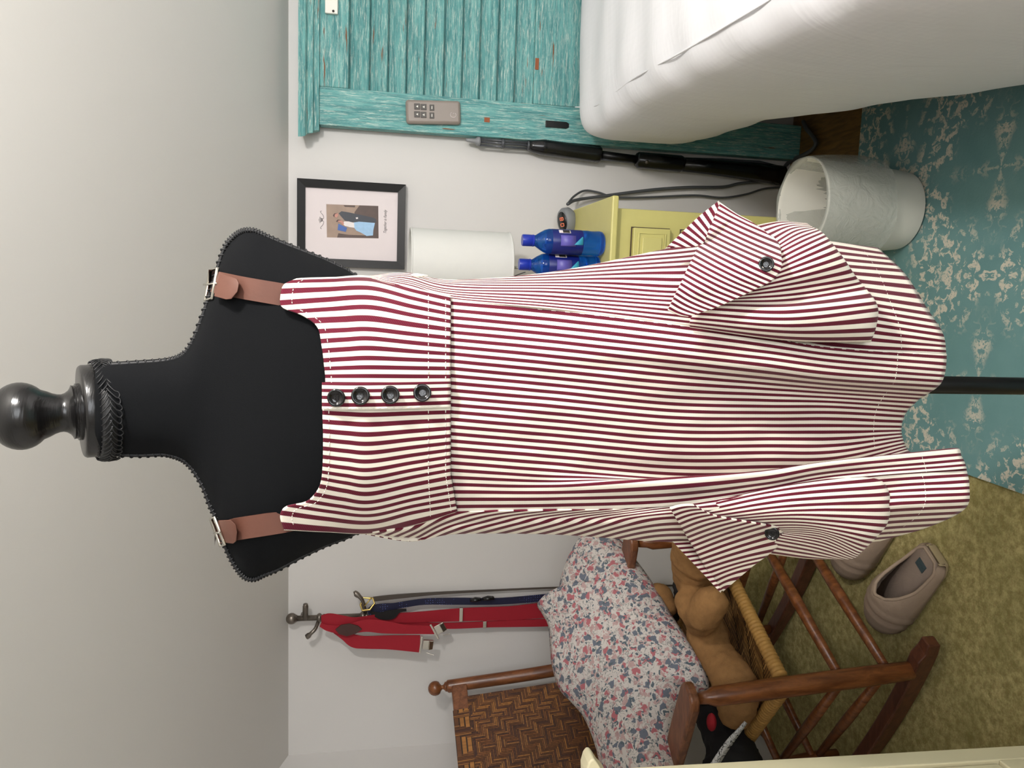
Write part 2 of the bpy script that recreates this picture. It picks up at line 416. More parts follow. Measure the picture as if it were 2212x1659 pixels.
# ------------------------------------------------------------------ dress form
YC = .90
TORSO = [(205,787,985,.050),(235,783,986,.050),(300,779,988,.050),(352,775,986,.050),(380,769,992,.050),(400,757,1002,.050),(420,724,1024,.050),
 (440,671,1060,.050),(455,625,1100,.052),(470,575,1130,.055),(485,531,1180,.058),(500,511,1214,.062),(515,499,1238,.066),(530,493,1253,.070),
 (550,494,1256,.074),(570,503,1247,.078),(600,516,1235,.083),(650,536,1208,.088),(700,556,1184,.092),(750,580,1165,.094),(800,614,1140,.092),
 (900,640,1120,.076),(1000,650,1105,.060),(1150,650,1105,.060),(1300,640,1115,.058),(1450,640,1110,.052),(1550,650,1100,.045),(1610,690,1060,.03)]
def station(tab, x):
    if x <= tab[0][0]: return tab[0][1:]
    for a, b in zip(tab, tab[1:]):
        if x <= b[0]:
            t = (x-a[0])/(b[0]-a[0]); return tuple(p+(q-p)*t for p, q in zip(a[1:], b[1:]))
    return tab[-1][1:]
def frontY(tab, x, y, e=2.4):
    yr, yl, b = station(tab, x); c = min(1, abs((y-(yr+yl)/2)/((yl-yr)/2)))
    return YC - b*(1-c**e)**(1/e)
PX = pxm(aty(1000, 830, YC))
bm = newbm(); rings = []
NS = 72
xs = []
for a, b in zip(TORSO, TORSO[1:]): xs += [a[0], (a[0]+b[0])/2]
xs.append(TORSO[-1][0])
for x in xs:
    yr, yl, b = station(TORSO, x); ring = []
    for k in range(NS):
        a = 2*pi*k/NS; c, s = cos(a), sin(a); e = 2/2.4
        cc = math.copysign(abs(c)**e, c); ss = math.copysign(abs(s)**e, s)
        y = (yr+yl)/2 + cc*(yl-yr)/2; p = aty(x, y, YC)
        if ss >= 0: p = aty(x, y, YC - b*ss)
        else: p = V((p.x, YC - b*ss*1.05, p.z))
        ring.append(bm.verts.new(p))
    rings.append(ring)
for a, b in zip(rings, rings[1:]):
    for k in range(NS): bm.faces.new((a[k], a[(k+1) % NS], b[(k+1) % NS], b[k]))
bm.faces.new(rings[0]); bm.faces.new(rings[-1])
pole = aty(2130, 833, YC)
form = thing('dress_form', 'black fabric dress form on a black pole with a ball finial, wearing the striped dress', 'mannequin', (pole.x, YC, 0))
link('torso', bm, 'blackfab', form)
# neck cap and finial, tipped towards the camera as the neck is cut
s = pxm(aty(180, 888, YC)); base = aty(204, 887, YC)
axd = ((aty(100, 889, YC)-aty(204, 887, YC)).normalized())
tilt = Matrix.Rotation(radians(24), 3, 'X') @ V((axd.x, 0, 1)).normalized()
bm = newbm()
pr = [(0, -6), (97, -4), (99.5, 0), (100, 4), (100, 26), (97.5, 31), (95, 33), (61, 34), (61, 42), (57, 43.5), (57, 49), (58, 51), (52, 54), (47, 58), (42, 66), (40, 74), (40.5, 82), (43, 92), (48, 104)]
for k in range(1, 17):
    an = pi*(.78 - .78*k/16); pr.append((70*sin(an) if k < 16 else 0, 164 + 70*cos(an)))
lathe(bm, [(r*s, (h*.83-1)*s) for r, h in pr], base, tilt, 56)
link('neck_finial', bm, 'blackwood', form, sharp=40)
# braid round the neck
q = V((0, 0, 1)).rotation_difference(tilt)
def nk(a, r, h, e=1.22): return base + q @ V((r*s*cos(a), r*s*e*sin(a), h*s))
bm = newbm()
lathe(bm, [(r*s, h*s) for r, h in [(98, -2), (105, -4), (106.5, -14), (106, -26), (98, -32)]], base, tilt, 56, 1.19)
N = 52
for k in range(N):
    a = 2*pi*k/N; d = 2*pi/N
    wob = 1.5*sin(k*1.7)
    tube(bm, [nk(a, 106, 2), nk(a+.5*d, 109, -5), nk(a+1.2*d, 110, -12+wob), nk(a+1.9*d, 110, -17+wob)], 1.5*s, 5)
    tube(bm, sp3([nk(a+1.9*d, 110, -14+wob), nk(a+1.0*d, 111, -20), nk(a+.2*d, 110, -30), nk(a+.5*d, 109, -36+wob), nk(a+1.1*d, 110, -34), nk(a+1.3*d, 110, -27)], 12), 1.5*s, 5)
link('neck_braid', bm, 'braid', form)
def coil(bm, path, rad, pitch, wire):
    pts = sp3(path, 160); L = 0; out = []; T, Nn = frames(pts)
    for i, p in enumerate(pts):
        if i: L += (p-pts[i-1]).length
    turns = L/pitch; step = int(turns*10)
    for j in range(step+1):
        f = j/step*(len(pts)-1); i = min(int(f), len(pts)-2); t = f-i
        p = pts[i].lerp(pts[i+1], t); d = T[i]; side = d.cross(V((0, 1, 0))).normalized(); a = 2*pi*turns*j/step
        out.append(p + side*rad*cos(a) + V((0, -1, 0))*rad*.6*sin(a))
    tube(bm, out, wire, 5); tube(bm, pts, rad*.75, 6)
for sd in (0, 1):
    path = []
    for st in TORSO[1:21]:
        y = st[1]+5 if sd == 0 else st[2]-5
        path.append(aty(st[0], y, YC-.020))
    bm = newbm(); coil(bm, path, 5.2*PX, 11*PX, 1.9*PX)
    link('edge_braid', bm, 'braid', form)
bm = newbm(); tube(bm, [(pole.x, YC, .05), (pole.x, YC, 1.0)], 19*pxm(pole), 20)
link('pole', bm, 'blackmetal', form)
for k in range(3):
    a = radians(90+120*k); d = V((cos(a), sin(a), 0)); bm = newbm(); o = V((pole.x, YC, 0))
    tube(bm, sp3([o+V((0, 0, .17)), o+d*.08+V((0, 0, .18)), o+d*.2+V((0, 0, .08)), o+d*.28+V((0, 0, .033)), o+d*.30+V((0, 0, .033))], 14), .013, 8)
    link('leg', bm, 'blackmetal', form)
bm = newbm(); lathe(bm, [(0, .1), (.03, .1), (.034, .14), (.034, .21), (.026, .23), (0, .23)], (pole.x, YC, 0)); link('leg_hub', bm, 'blackmetal', form)
# ------------------------------------------------------------------ striped pinafore dress
DR = [(600,598,1152,.100),(700,597,1158,.108),(800,597,1154,.110),(900,595,1160,.100),(980,605,1153,.092),(1200,587,1154,.098),(1450,534,1172,.112),(1650,488,1188,.120),(1850,505,1190,.120),(2060,520,1180,.118)]
ZH = .71
def dY(x, y): return frontY(DR, x, y, 2.3)
def hemY(x, y): return atz(x, y, ZH).y
dress = thing('pinafore_dress', 'maroon and cream striped pinafore dress with leather straps and black buttons', 'dress', (pole.x, YC, .71))
def patch(name, cols, nu, nv, off=0.0, wr=.0015, wf=16, solid=.0022, mat='stripe', parent=None, make=True):
    """cloth panel: columns of (x, y, Y, U) run along the stripes"""
    C = [spline(c, nv) for c in cols]
    G = []
    for i in range(nv+1): G.append(spline([c[i] for c in C], nu))
    bm = newbm(); uv = bm.loops.layers.uv.new('UVMap'); grid = []; info = {}
    for i in range(nv+1):
        row = []
        for j in range(nu+1):
            x, y, Y, U = G[i][j]
            Y2 = Y - off
            p = aty(x, y, Y2)
            if wr: Y2 += wr*(noise.noise(V((p.x*wf*1.6, p.z*wf*.45, 3.3)))*1.2 + .5*noise.noise(V((p.x*wf*4, p.z*wf*1.6, 7)))); p = aty(x, y, Y2)
            v = bm.verts.new(p); row.append(v); info[v] = (U, x/15.6)
        grid.append(row)
    pts = [[v.co.copy() for v in r] for r in grid]
    for a, b in zip(grid, grid[1:]):
        for j in range(nu):
            f = bm.faces.new((a[j], a[j+1], b[j+1], b[j]))
            for lp in f.loops: lp[uv].uv = info[lp.vert]
    if not make: bm.free(); return pts
    o = link(name, bm, mat, parent or dress, solid=solid)
    return pts
PW = lambda U: 648+15.6*U
# bodice
def bY(x, y): return min(dY(x, y)-.002, frontY(TORSO, x, y)-.006)
NECK = [(0,(640,602),598,640),(.9,(613,616),613,655),(1.9,(606,640),632,670),(2.9,(610,664),653,686),(4,(654,682),676,704),(5,(685,706),702,722),(7,(695,748),742,757),(9,(700,788),784,788),(11.4,(703,827),828,828),
        (14.9,(697,880),884,880),(18,(698,940),948,933),(21.5,(697,1003),1014,986),(24,(693,1040),1056,1022),(25.3,(683,1063),1080,1044),(26.7,(661,1084),1101,1064),(27.8,(619,1094),1116,1080),(28.8,(605,1113),1132,1093),(29.8,(613,1144),1151,1104)]
cols = []
for U, (tx, ty), yb, yw in NECK:
    xe = 973 + max(0, (yw-1020))*.17
    y2 = yb+(yw-yb)*.55
    if U == 0: y2 = 622
    if U == 29.8: y2 = 1134
    c = []
    for x, y in ((tx, ty), ((tx+800)/2, (ty+yb)/2+(yb-ty)*.12), (800, yb), (892, y2), (xe, yw)):
        c.append((x, y, bY(x, y), U))
    cols.append(c)
gb = patch('bodice', cols, 120, 60, off=.003, wr=.0012)
# placket
pc = []
for U, y0, y1 in ((0, 826, 824), (1, 841, 838), (2, 856, 853), (3, 871, 867), (3.75, 884, 880)):
    pc.append([(696, y0, dY(700, y0)-.0055, U+.36), (760, y0+1, dY(760, y0)-.009, U+.36), (850, y0, dY(850, y0)-.0085, U+.36), (973, y1, dY(973, y1)-.0055, U+.36)])
gp = patch('placket', pc, 16, 40, off=.003, wr=.0003)
# side panels
def wmix(x, y, k=2.0):
    w = max(0, min(1, (x-976)/1060))**k
    return dY(x, y)*(1-w)+hemY(2040, y)*w
RS = [[(790,601),(880,624),(978,648),(1200,668),(1450,698),(1650,725),(1800,749),(2043,765)],
      [(790,600),(880,616),(978,638),(1200,648),(1450,662),(1650,672),(1800,690),(2036,722)],
      [(790,599.5),(880,607),(978,627),(1200,628),(1450,626),(1650,620),(1800,635),(2002,668)],
      [(790,599),(880,599),(978,616),(1200,607),(1450,582),(1650,560),(1800,580),(1955,594)],
      [(790,598),(878,591),(978,606),(1200,588),(1450,537),(1650,503),(1790,522),(1897,537)]]
RU = [0, -3.7, -7.2, -11, -15.5]
def hem_or(x, y, i, n, side):
    if i == n-1: return hemY(x, y)
    return None
rc = []
for c, U in zip(RS, RU):
    o = []
    for i, (x, y) in enumerate(c):
        xh, yh = c[-1]; w = max(0, (x-976)/(xh-976))**1.6
        Y = dY(x, y)*(1-w) + hemY(xh, yh)*w
        fold = .006*sin(U*1.3+x*.004)*min(1, max(0, (x-976)/500))
        o.append((x, y, Y+fold, U*(.42,.5,.6,.74,.95,1,1,1)[i] + (0.25*sin(x*.013+U) if 0 < i < 7 else 0)))
    rc.append(o)
gr = patch('side_panel', rc, 60, 110, wr=.004, wf=20)
LS = [[(790,1148),(890,1128),(985,1106),(1200,1101),(1400,1095),(1600,1070),(1860,1026),(2086,1012)],
      [(790,1149),(890,1140),(985,1118),(1200,1114),(1400,1113),(1600,1096),(1870,1062),(2093,1048)],
      [(790,1150),(890,1150),(985,1130),(1200,1128),(1400,1132),(1600,1122),(1870,1100),(2084,1097)],
      [(790,1152),(890,1160),(985,1143),(1200,1142),(1400,1150),(1600,1150),(1860,1140),(2005,1137)],
      [(790,1153),(890,1168),(985,1152),(1200,1153),(1400,1167),(1600,1174),(1800,1176),(1895,1169)]]
lc = []
for k, c in enumerate(LS):
    o = []
    for i, (x, y) in enumerate(c):
        xh, yh = c[-1]; w = max(0, (x-976)/(xh-976))**1.6
        Y = dY(x, y)*(1-w) + hemY(xh, yh)*w
        ys = LS[0][i][1]
        U = 29.3 + (y-ys)/(11.5 if i < 5 else 14) + .021*(min(x, 1420)-985)*(1 if k else .75) if i < 5 else 29.3+8+(y-ys)/13
        o.append((x, y, Y+.005*sin(k*2.2+x*.01), U))
    lc.append(o)
gl = patch('side_panel', lc, 50, 110, wr=.003, wf=22)
# front of the skirt
FR = [(0,(648,668,698,725,749),(2044,765)),(2.5,(687,708,736,760,780),(2041,800)),(5,(726,747,773,795,813),(2031,828)),(7,(757,778,803,821,834),(2006,848)),(9,(788,809,834,845,853),(1982,864)),
      (12,(835,855,879,884,884),(1955,893)),(15,(882,901,924,926,926),(1946,926)),(18.8,(941,960,982,982,980),(1951,953)),(22.2,(994,1012,1032,1030,1018),(1963,975)),(23.6,(1016,1030,1040,1034,1016),(1990,982)),
      (25.4,(1044,1048,1033,1018,997),(2064,969)),(26.6,(1063,1064,1053,1033,1008),(2075,984)),(28,(1085,1083,1074,1049,1023),(2083,1000)),(29.3,(1105,1101,1092,1063,1036),(2087,1013))]
fc = []
for U, ys, (hx, hy) in FR:
    o = []; hY = hemY(hx, hy)
    if U == 22.2: hY = hemY(1952, 953)-.006
    if U == 23.6: hY = (hemY(1952, 953)+hemY(2064, 969))/2
    for x, y in zip((974, 1200, 1450, 1650, 1800), ys):
        if x == 974: x = 974 + max(0, (y-1020))*.17
        w = max(0, (x-976)/(hx-976))**1.7
        Y = dY(x, y)*(1-w)+hY*w
        if U in (22.2, 23.6) and x > 1250: Y += .012*(1 if U == 22.2 else .3)
        if U in (25.4, 26.6) and x > 1250: Y -= .010
        if U in (7, 9) and x > 1500: Y += .010
        if U in (2.5, 5) and x > 1400: Y -= .006
        o.append((x, y, Y, U))
    o.append((hx, hy, hY, U)); fc.append(o)
gf = patch('skirt_front', fc, 150, 120, wr=.0034, wf=15)
# back of the dress, closing the tube
bm = newbm(); uv = bm.loops.layers.uv.new('UVMap'); info = {}; rows = []
nr, nl = gr, gl
for i in range(0, 111, 3):
    a, b = nr[i][-1], nl[i][-1]; row = []
    for k in range(41):
        t = k/40; p = a.lerp(b, t); bulge = (.10+.04*i/110)*sin(pi*t)**.55
        p = V((p.x, p.y+bulge+.01*sin(t*38)*i/110*sin(pi*t), p.z)); v = bm.verts.new(p); row.append(v); info[v] = (t*60, i*.5)
    rows.append(row)
for a, b in zip(rows, rows[1:]):
    for k in range(40):
        f = bm.faces.new((a[k], a[k+1], b[k+1], b[k]))
        for lp in f.loops: lp[uv].uv = info[lp.vert]
link('back_panel', bm, 'stripe', dress, solid=.0022)
# pockets
def pocket(rows_, U, lift, nm='pocket', mod=None):
    out = []
    n_ = len(rows_)
    for k, (c, u) in enumerate(zip(rows_, U)):
        o = []; prof_ = mod[k] if mod else sin(pi*min(1, max(.06, k/(n_-1)*.93+.05)))**.6
        for i, (x, y) in enumerate(c):
            l = (.35, 1.0, .95)[i]*lift*prof_
            o.append((x, y, min(wmix(x, y), dY(x, y)+.03) - .006 - l, u))
        x, y = c[-1]; o.append((x+3, y, o[-1][2]+.8*lift*prof_+.006, u+.2)); out.append(o)
    return patch(nm, out, 70, 40, wr=.002, wf=26)
pocket([[(1490,706),(1700,734),(1866,738)],[(1490,694),(1700,713),(1876,709)],[(1500,680),(1700,692),(1881,674)],[(1540,664),(1700,668),(1874,650)],[(1560,652),(1705,648),(1855,624)],
        [(1585,640),(1715,622),(1838,601)],[(1625,620),(1725,592),(1816,565)],[(1655,592),(1728,556),(1790,528)],[(1665,555),(1728,522),(1770,504)],[(1660,530),(1712,499),(1750,492)],[(1615,492),(1680,480),(1736,483)]],
       [0,-1.7,-3.3,-5,-6.6,-8.6,-11,-13.9,-16.8,-20,-24], .032, mod=[.25,.8,1,.95,.45,.6,.95,1.05,.9,.6,.2])
pocket([[(1490,1092),(1700,1049),(1884,1022)],[(1510,1098),(1700,1062),(1893,1044)],[(1530,1107),(1700,1080),(1903,1067)],[(1550,1116),(1708,1100),(1906,1096)],[(1580,1124),(1716,1118),(1899,1132)],
        [(1640,1136),(1750,1136),(1877,1162)],[(1690,1146),(1780,1156),(1854,1188)],[(1680,1162),(1770,1180),(1836,1203)],[(1655,1194),(1740,1205),(1792,1206)]],
       [29.5,30.9,32.4,34.2,36.4,38.8,42,46,50], .032)
# pocket flaps: turned-back front layer and the layer seen behind it
def flap(S_, E_, U, Yf, sag=5):
    out = []
    for k, (a, b) in enumerate(zip(S_, E_)):
        o = []
        for t in (0, .33, .66, 1):
            x, y = a[0]+(b[0]-a[0])*t, a[1]+(b[1]-a[1])*t + sag*sin(pi*t)
            o.append((x, y, Yf(x, y), U[k]))
        out.append(o)
    return out
def lp_(a, b, t): return (a[0]+(b[0]-a[0])*t, a[1]+(b[1]-a[1])*t)
tt = (0, .12, .25, .4, .5, .6, .7, .8, .9, 1)
def yr_(x, y): return max(.765, min(dY(x, max(y, 520)) - .046 + max(0, 560-y)*.0007, .90))
tt = (0, .05, .1, .2, .3, .4, .5, .6, .7, .8, .9, 1)
gfr = patch('pocket_flap', flap([lp_((1553,436),(1443,670), t) for t in tt], [(1620,478),(1652,500),(1680,524),(1688,556),(1686,582),(1668,606),(1640,621),(1612,635),(1580,650),(1548,664),(1515,675),(1484,684)], [23*t for t in tt], yr_, 3), 80, 40, wr=.0016, wf=26)
patch('flap_lining', flap([(1436,538),(1472,503),(1508,469),(1552,434)], [(1446,534),(1512,530),(1530,498),(1554,441)], [0, 3.4, 6.6, 10], lambda x, y: yr_(1520, 560)+.05+max(0, 520-y)*.0002, 0), 30, 20, wr=.001)
tl = (0, .2, .35, .5, .6, .72, .85, 1)
def yl_(x, y): return max(.765, min(dY(x, min(y, 1160)) - .044 + max(0, y-1130)*.0005, .93))
gfl = patch('pocket_flap', flap([lp_((1447,1097),(1556,1279), t) for t in tl], [(1497,1090),(1541,1112),(1600,1124),(1660,1134),(1708,1146),(1668,1190),(1626,1222),(1562,1276)], [19*t for t in tl], yl_, -3), 60, 30, wr=.0012)
patch('flap_lining', flap([(1453,1170),(1488,1207),(1522,1243),(1554,1278)], [(1495,1168),(1512,1203),(1536,1240),(1558,1276)], [0, 4, 8, 12], lambda x, y: yl_(1500, 1170)+.03, 0), 20, 20, wr=.0005)
# stitching
def dashes(bm, line, on=3, gap=2, r=.0006):
    i = 0
    while i+on < len(line):
        tube(bm, line[i:i+on], r, 4); i += on-1+gap
up = V((0, -.0016, 0))
def stitch(line, on=2, gap=1, r=.0004):
    bm = newbm(); dashes(bm, [p+up for p in line], on, gap, r); link('stitching', bm, 'thread', dress)
for i in (51, 58): stitch(gb[i][4:-2], r=.0004)
stitch(gb[4][2:-2])
stitch([gf[i][1] for i in range(20, 118)], 2, 2)
stitch(gf[110][2:84]); stitch(gf[113][112:]); stitch(gr[104][2:-2]); stitch(gl[103][2:-2])
stitch([gp[i][15] for i in range(2, 40)])
# buttons
def button_at(x, y, Y, r, tiltv=(0, 0)):
    p = aty(x, y, Y); R_ = r*pxm(p); d = (CP-p).normalized() + V((tiltv[0], 0, tiltv[1])); d.normalize()
    bm = newbm()
    lathe(bm, [(0, 0), (R_*.85, 0), (R_, R_*.12), (R_*1.0, R_*.26), (R_*.93, R_*.36), (R_*.8, R_*.38), (R_*.68, R_*.30), (R_*.6, R_*.2), (R_*.3, R_*.17), (0, R_*.17)], p, d, 36)
    q = V((0, 0, 1)).rotation_difference(d)
    for k in range(4):
        a = pi/4+k*pi/2; o = p + q @ V((R_*.22*cos(a), R_*.22*sin(a), R_*.17))
        lathe(bm, [(R_*.05, -R_*.02), (R_*.13, 0), (R_*.13, R_*.04), (R_*.09, R_*.05), (R_*.08, -R_*.02)], o, d, 10)
    link('button', bm, 'button', dress)
for x, y, r, tv in ((727,859,19.5,(-.1,.18)),(779,855,20,(0,.1)),(843,853,20,(0,0)),(912,849,19.5,(.1,-.05))): button_at(x, y, dY(x, y)-.014, r, tv)
button_at(1655, 571, yr_(1655, 571)-.003, 16.5, (.1, -.1)); button_at(1668, 1151, yl_(1668, 1151)-.010, 15.5, (-.35, .1))
# leather straps and buckles
def tY(x, y): return frontY(TORSO, x, y)-.005
for sd, pts, buck, tabp, prong in (
    (0, [(640,645,44),(612,637,48),(560,628,48),(515,620,48),(472,611,48),(462,608,46)], [(470,580),(474,584),(459,644),(446,649),(443,645),(458,584)], [(474,591),(498,597),(512,603),(516,612),(513,630),(500,646),(488,647),(462,640)], [(468,612),(440,615)]),
    (1, [(640,1122,46),(610,1128,47),(560,1136,47),(515,1143,47),(478,1150,47),(468,1152,45)], [(460,1118),(466,1117),(484,1172),(481,1179),(475,1178),(457,1122)], [(470,1125),(498,1124),(509,1134),(512,1150),(510,1170),(503,1175),(484,1173)], [(474,1150),(462,1152)])):
    bm = newbm(); P = [(x, y, w, tY(x, y)-.002+(.012 if x > 620 else .004 if x > 605 else 0)) for x, y, w in pts]
    ribbon(bm, P, .0028, 24)
    top = aty(pts[-1][0]-2, pts[-1][1], YC); w = 23*PX; prev = None
    for k in range(13):                                        # over the shoulder and down the back
        t = k/12; Yk = P[-1][3]+(YC+.074-P[-1][3])*min(1, t*2); z = top.z+.004*sin(pi*min(1, t*2)) - max(0, t-.4)*.42
        row = [bm.verts.new(V((top.x+sx*w, Yk, z))) for sx in (-1, 1)]
        if prev: bm.faces.new((prev[0], prev[1], row[1], row[0]))
        prev = row
    st = link('strap', bm, 'leather', dress, sharp=40)
    bm = newbm(); pt = [aty(x, y, tY(x, y)-.013) for x, y in tabp]
    prism(bm, pt, (0, .003, 0)); link('strap_end', bm, 'leather', st, bevel=.0008)
    bm = newbm(); Yb = tY(*buck[2])-.006
    fr = [aty(buck[0][0], buck[0][1], YC-.035), aty(buck[2][0], buck[2][1], YC-.035), aty(buck[3][0]-2, buck[3][1], YC-.015), aty(buck[5][0]-4, buck[5][1], YC-.015)]
    if sd == 1: fr = [aty(464, 1117, YC-.035), aty(486, 1175, YC-.035), aty(477, 1180, YC-.015), aty(455, 1120, YC-.015)]
    tube(bm, fr, .0021, 8, closed=True)
    tube(bm, [aty(prong[0][0], prong[0][1], YC-.04), aty(prong[1][0], prong[1][1], YC-.01)], .0011, 6)
    link('buckle', bm, 'nickel', st)
# zip pull at the side
bm = newbm(); tube(bm, [aty(889, 594, YC-.02), aty(900, 594.5, YC-.02), aty(924, 595.5, YC-.02)], [.0012, .0022, .0006], 8); link('zip_pull', bm, 'thread', dress)
# ------------------------------------------------------------------ framed print
Yf = YW-.028
fTL, fTR, fBR = aty(641.5, 583, Yf), aty(641.5, 384.5, Yf), aty(877, 394, Yf)
fx0, fx1, fz0, fz1 = aty(877, 582, Yf).x, fTR.x, fBR.z, fTR.z
fr = thing('framed_print', 'small black framed photo print of a couple in a wide pale mat beside the lamp', 'picture', ((fx0+fx1)/2, YW-.001, fz0))
bm = newbm(); bw = .0235
out = [(fx0, fz0), (fx1, fz0), (fx1, fz1), (fx0, fz1)]; inn = [(fx0+bw, fz0+bw), (fx1-bw, fz0+bw), (fx1-bw, fz1-bw), (fx0+bw, fz1-bw)]
ys = [YW-.002, Yf, Yf+.005, Yf+.012]
L0 = [bm.verts.new((x, YW-.002, z)) for x, z in out]; L1 = [bm.verts.new((x, Yf, z)) for x, z in out]
L2 = [bm.verts.new((x, Yf+.007, z)) for x, z in inn]; L3 = [bm.verts.new((x, Yf+.016, z)) for x, z in inn]
for A_, B_ in ((L0, L1), (L1, L2), (L2, L3)):
    for k in range(4): bm.faces.new((A_[k], A_[(k+1) % 4], B_[(k+1) % 4], B_[k]))
link('frame', bm, 'framepaint', fr, smooth=False)
bm = newbm(); box(bm, ((fx0+fx1)/2, Yf+.016, (fz0+fz1)/2), (fx1-fx0-2*bw+.004, .004, fz1-fz0-2*bw+.004)); link('mat', bm, 'mat', fr, smooth=False)
def cq(cx, cy, Y): return aty(620+cx/7.214, 370+cy/7.214, Y)
Yp = Yf+.0138
layers = [('photo_wall', [(612,512),(1422,540),(1427,1046),(622,1030)]), ('photo_dark', [(1130,532),(1422,541),(1426,1044),(1260,1040),(1180,960),(1080,800),(1050,640)]),
 ('photo_dark', [(800,965),(960,990),(1240,1000),(1260,1040),(780,1033)]), ('photo_blue', [(800,815),(935,880),(915,945),(788,915)]),
 ('photo_dark', [(880,528),(1060,534),(1060,560),(900,552)]), ('photo_suit', [(805,655),(850,622),(960,640),(1150,680),(1330,720),(1390,745),(1385,800),(1200,795),(990,790),(900,768),(840,700)]),
 ('photo_gown', [(1030,800),(1120,785),(1370,805),(1345,920),(1340,1000),(1240,1008),(1150,955),(1080,925),(1040,870)]),
 ('photo_white', [(890,782),(960,780),(1045,805),(1050,880),(980,872),(900,850),(870,820)]), ('photo_skin', [(745,665),(790,650),(800,690),(770,725),(742,705)]),
 ('photo_skin', [(800,765),(860,770),(890,810),(872,845),(840,800),(795,790)]), ('photo_hair', [(715,685),(740,655),(785,652),(745,668),(735,715)]), ('photo_hair', [(762,780),(790,752),(842,758),(795,768),(778,788)]),
 ('photo_white', [(1070,720),(1105,716),(1108,740),(1078,745)])]
mats = []; bm = newbm()
for k, (mn, pts) in enumerate(layers):
    if mn not in mats: mats.append(mn)
    n0 = len(bm.faces); P = [cq(x, y, Yp-.00025*k) for x, y in pts]; prism(bm, P, (0, .0002, 0)); bm.faces.ensure_lookup_table()
    for f in bm.faces[n0:]: f.material_index = mats.index(mn)
link('photo', bm, mats, fr, smooth=False)
def text(nm, s, loc, size, mat, parent, width=None, shear=0, rot=(pi/2, 0, 0)):
    cu = bpy.data.curves.new(nm, 'FONT'); cu.body = s; cu.size = size; cu.shear = shear; cu.align_x = 'CENTER'; cu.align_y = 'CENTER'; cu.extrude = .0002
    t = bpy.data.objects.new(nm, cu); COL.objects.link(t); bpy.context.view_layer.update()
    me = bpy.data.meshes.new_from_object(t.evaluated_get(bpy.context.evaluated_depsgraph_get())); bpy.data.objects.remove(t)
    w_ = max(v.co.x for v in me.vertices)-min(v.co.x for v in me.vertices); k = (width/w_) if width else 1
    R_ = Matrix.Rotation(rot[0], 4, 'X')
    for v in me.vertices: v.co = R_ @ V((v.co.x*k, v.co.y, v.co.z))
    me.name = nm; me.materials.clear(); me.materials.append(M[mat])
    o = bpy.data.objects.new(nm, me); COL.objects.link(o); o.parent = parent; o.location = V(loc)-V(parent.location); return o
tl = cq(1530, 790, Yp)
text('caption', 'Together is Family', tl, .0125, 'ink', fr, width=(cq(1530, 605, Yp)-cq(1530, 970, Yp)).length, shear=.45)
bm = newbm()
for sgn in (1, -1):
    P = [(545, 757+sgn*8), (572, 757+sgn*28), (560, 757+sgn*75), (530, 757+sgn*110), (522, 757+sgn*132), (540, 757+sgn*138)]
    tube(bm, sp3([cq(x, y, Yp) for x, y in P], 20), .0006, 5)
for k in range(-3, 4): tube(bm, sp3([cq(553, 757+k*6, Yp), cq(520, 757+k*11, Yp), cq(488+abs(k)*8, 757+k*17, Yp)], 8), .0005, 5)
link('ornament', bm, 'ink', fr)
# ------------------------------------------------------------------ headboard made from a shutter
YH = 2.395
hx = aty(960, 289, YH).x; hx2 = hx+1.5; hxi = aty(960, 208, YH).x; sw = hxi-hx
zr = [aty(v, 120, YH).z for v in (690, 753, 797, 837, 877, 916, 958, 998, 1036, 1075, 1113, 1155, 1225)]
hb = thing('shutter_headboard', 'weathered teal louvred shutter used as headboard at the wall behind the bed', 'headboard', ((hx+hx2)/2, YH, 0))
for x in (hx, hx2-sw):
    bm = newbm(); box(bm, (x+sw/2, YH+.02, zr[0]/2), (sw, .04, zr[0])); link('stile', bm, 'tealv', hb, smooth=False, bevel=.003)
xi, xo = hx+sw, hx2-sw
bm = newbm(); box(bm, ((xi+xo)/2, YH+.02, (zr[0]+zr[1])/2), (xo-xi, .038, zr[0]-zr[1])); link('top_rail', bm, 'tealh', hb, smooth=False, bevel=.003)
bm = newbm(); box(bm, ((xi+xo)/2, YH+.02, (zr[11]+zr[12]-.3)/2), (xo-xi, .038, zr[11]-zr[12]+.3)); link('bottom_rail', bm, 'tealh', hb, smooth=False, bevel=.003)
for a, b in zip(zr[1:11], zr[2:12]):
    bm = newbm(); R_ = Matrix.Rotation(radians(-27), 3, 'X'); box(bm, ((xi+xo)/2, YH+.024, (a+b)/2), (xo-xi, .009, (a-b)*1.14), R_); link('louvre', bm, 'tealh', hb, smooth=False, bevel=.002)
bm = newbm(); zt = aty(645, 200, YH-.03).z; zb = zr[0]; x0 = aty(665, 303, YH-.03).x
pr = [(0, zb), (.006, zb), (.010, zb+(zt-zb)*.25), (.022, zb+(zt-zb)*.3), (.024, zb+(zt-zb)*.55), (.04, zb+(zt-zb)*.66), (.045, zt-.006), (.045, zt), (-.04, zt), (-.04, zb)]
A_ = [bm.verts.new((x0-(.03 if d > .03 else 0)*0, YH-d, z)) for d, z in pr]; B_ = [bm.verts.new((hx2+.05, YH-d, z)) for d, z in pr]
for v, (d, z) in zip(A_, pr): v.co.x = hx-.012-max(0, d)*.75
for k in range(len(pr)): bm.faces.new((A_[k], A_[(k+1) % len(pr)], B_[(k+1) % len(pr)], B_[k]))
bm.faces.new(A_); bm.faces.new(B_[::-1]); link('crown_moulding', bm, 'tealh', hb, smooth=False)
for x, y, w_, h_ in ((1052, 259, 12, 10), (1160, 138, 8, 24)):
    bm = newbm(); box(bm, aty(x, y, YH-.0005), (h_*pxm(aty(x, y, YH)), .0012, w_*pxm(aty(x, y, YH)))); link('paint_chip', bm, 'bareedge', hb, smooth=False)
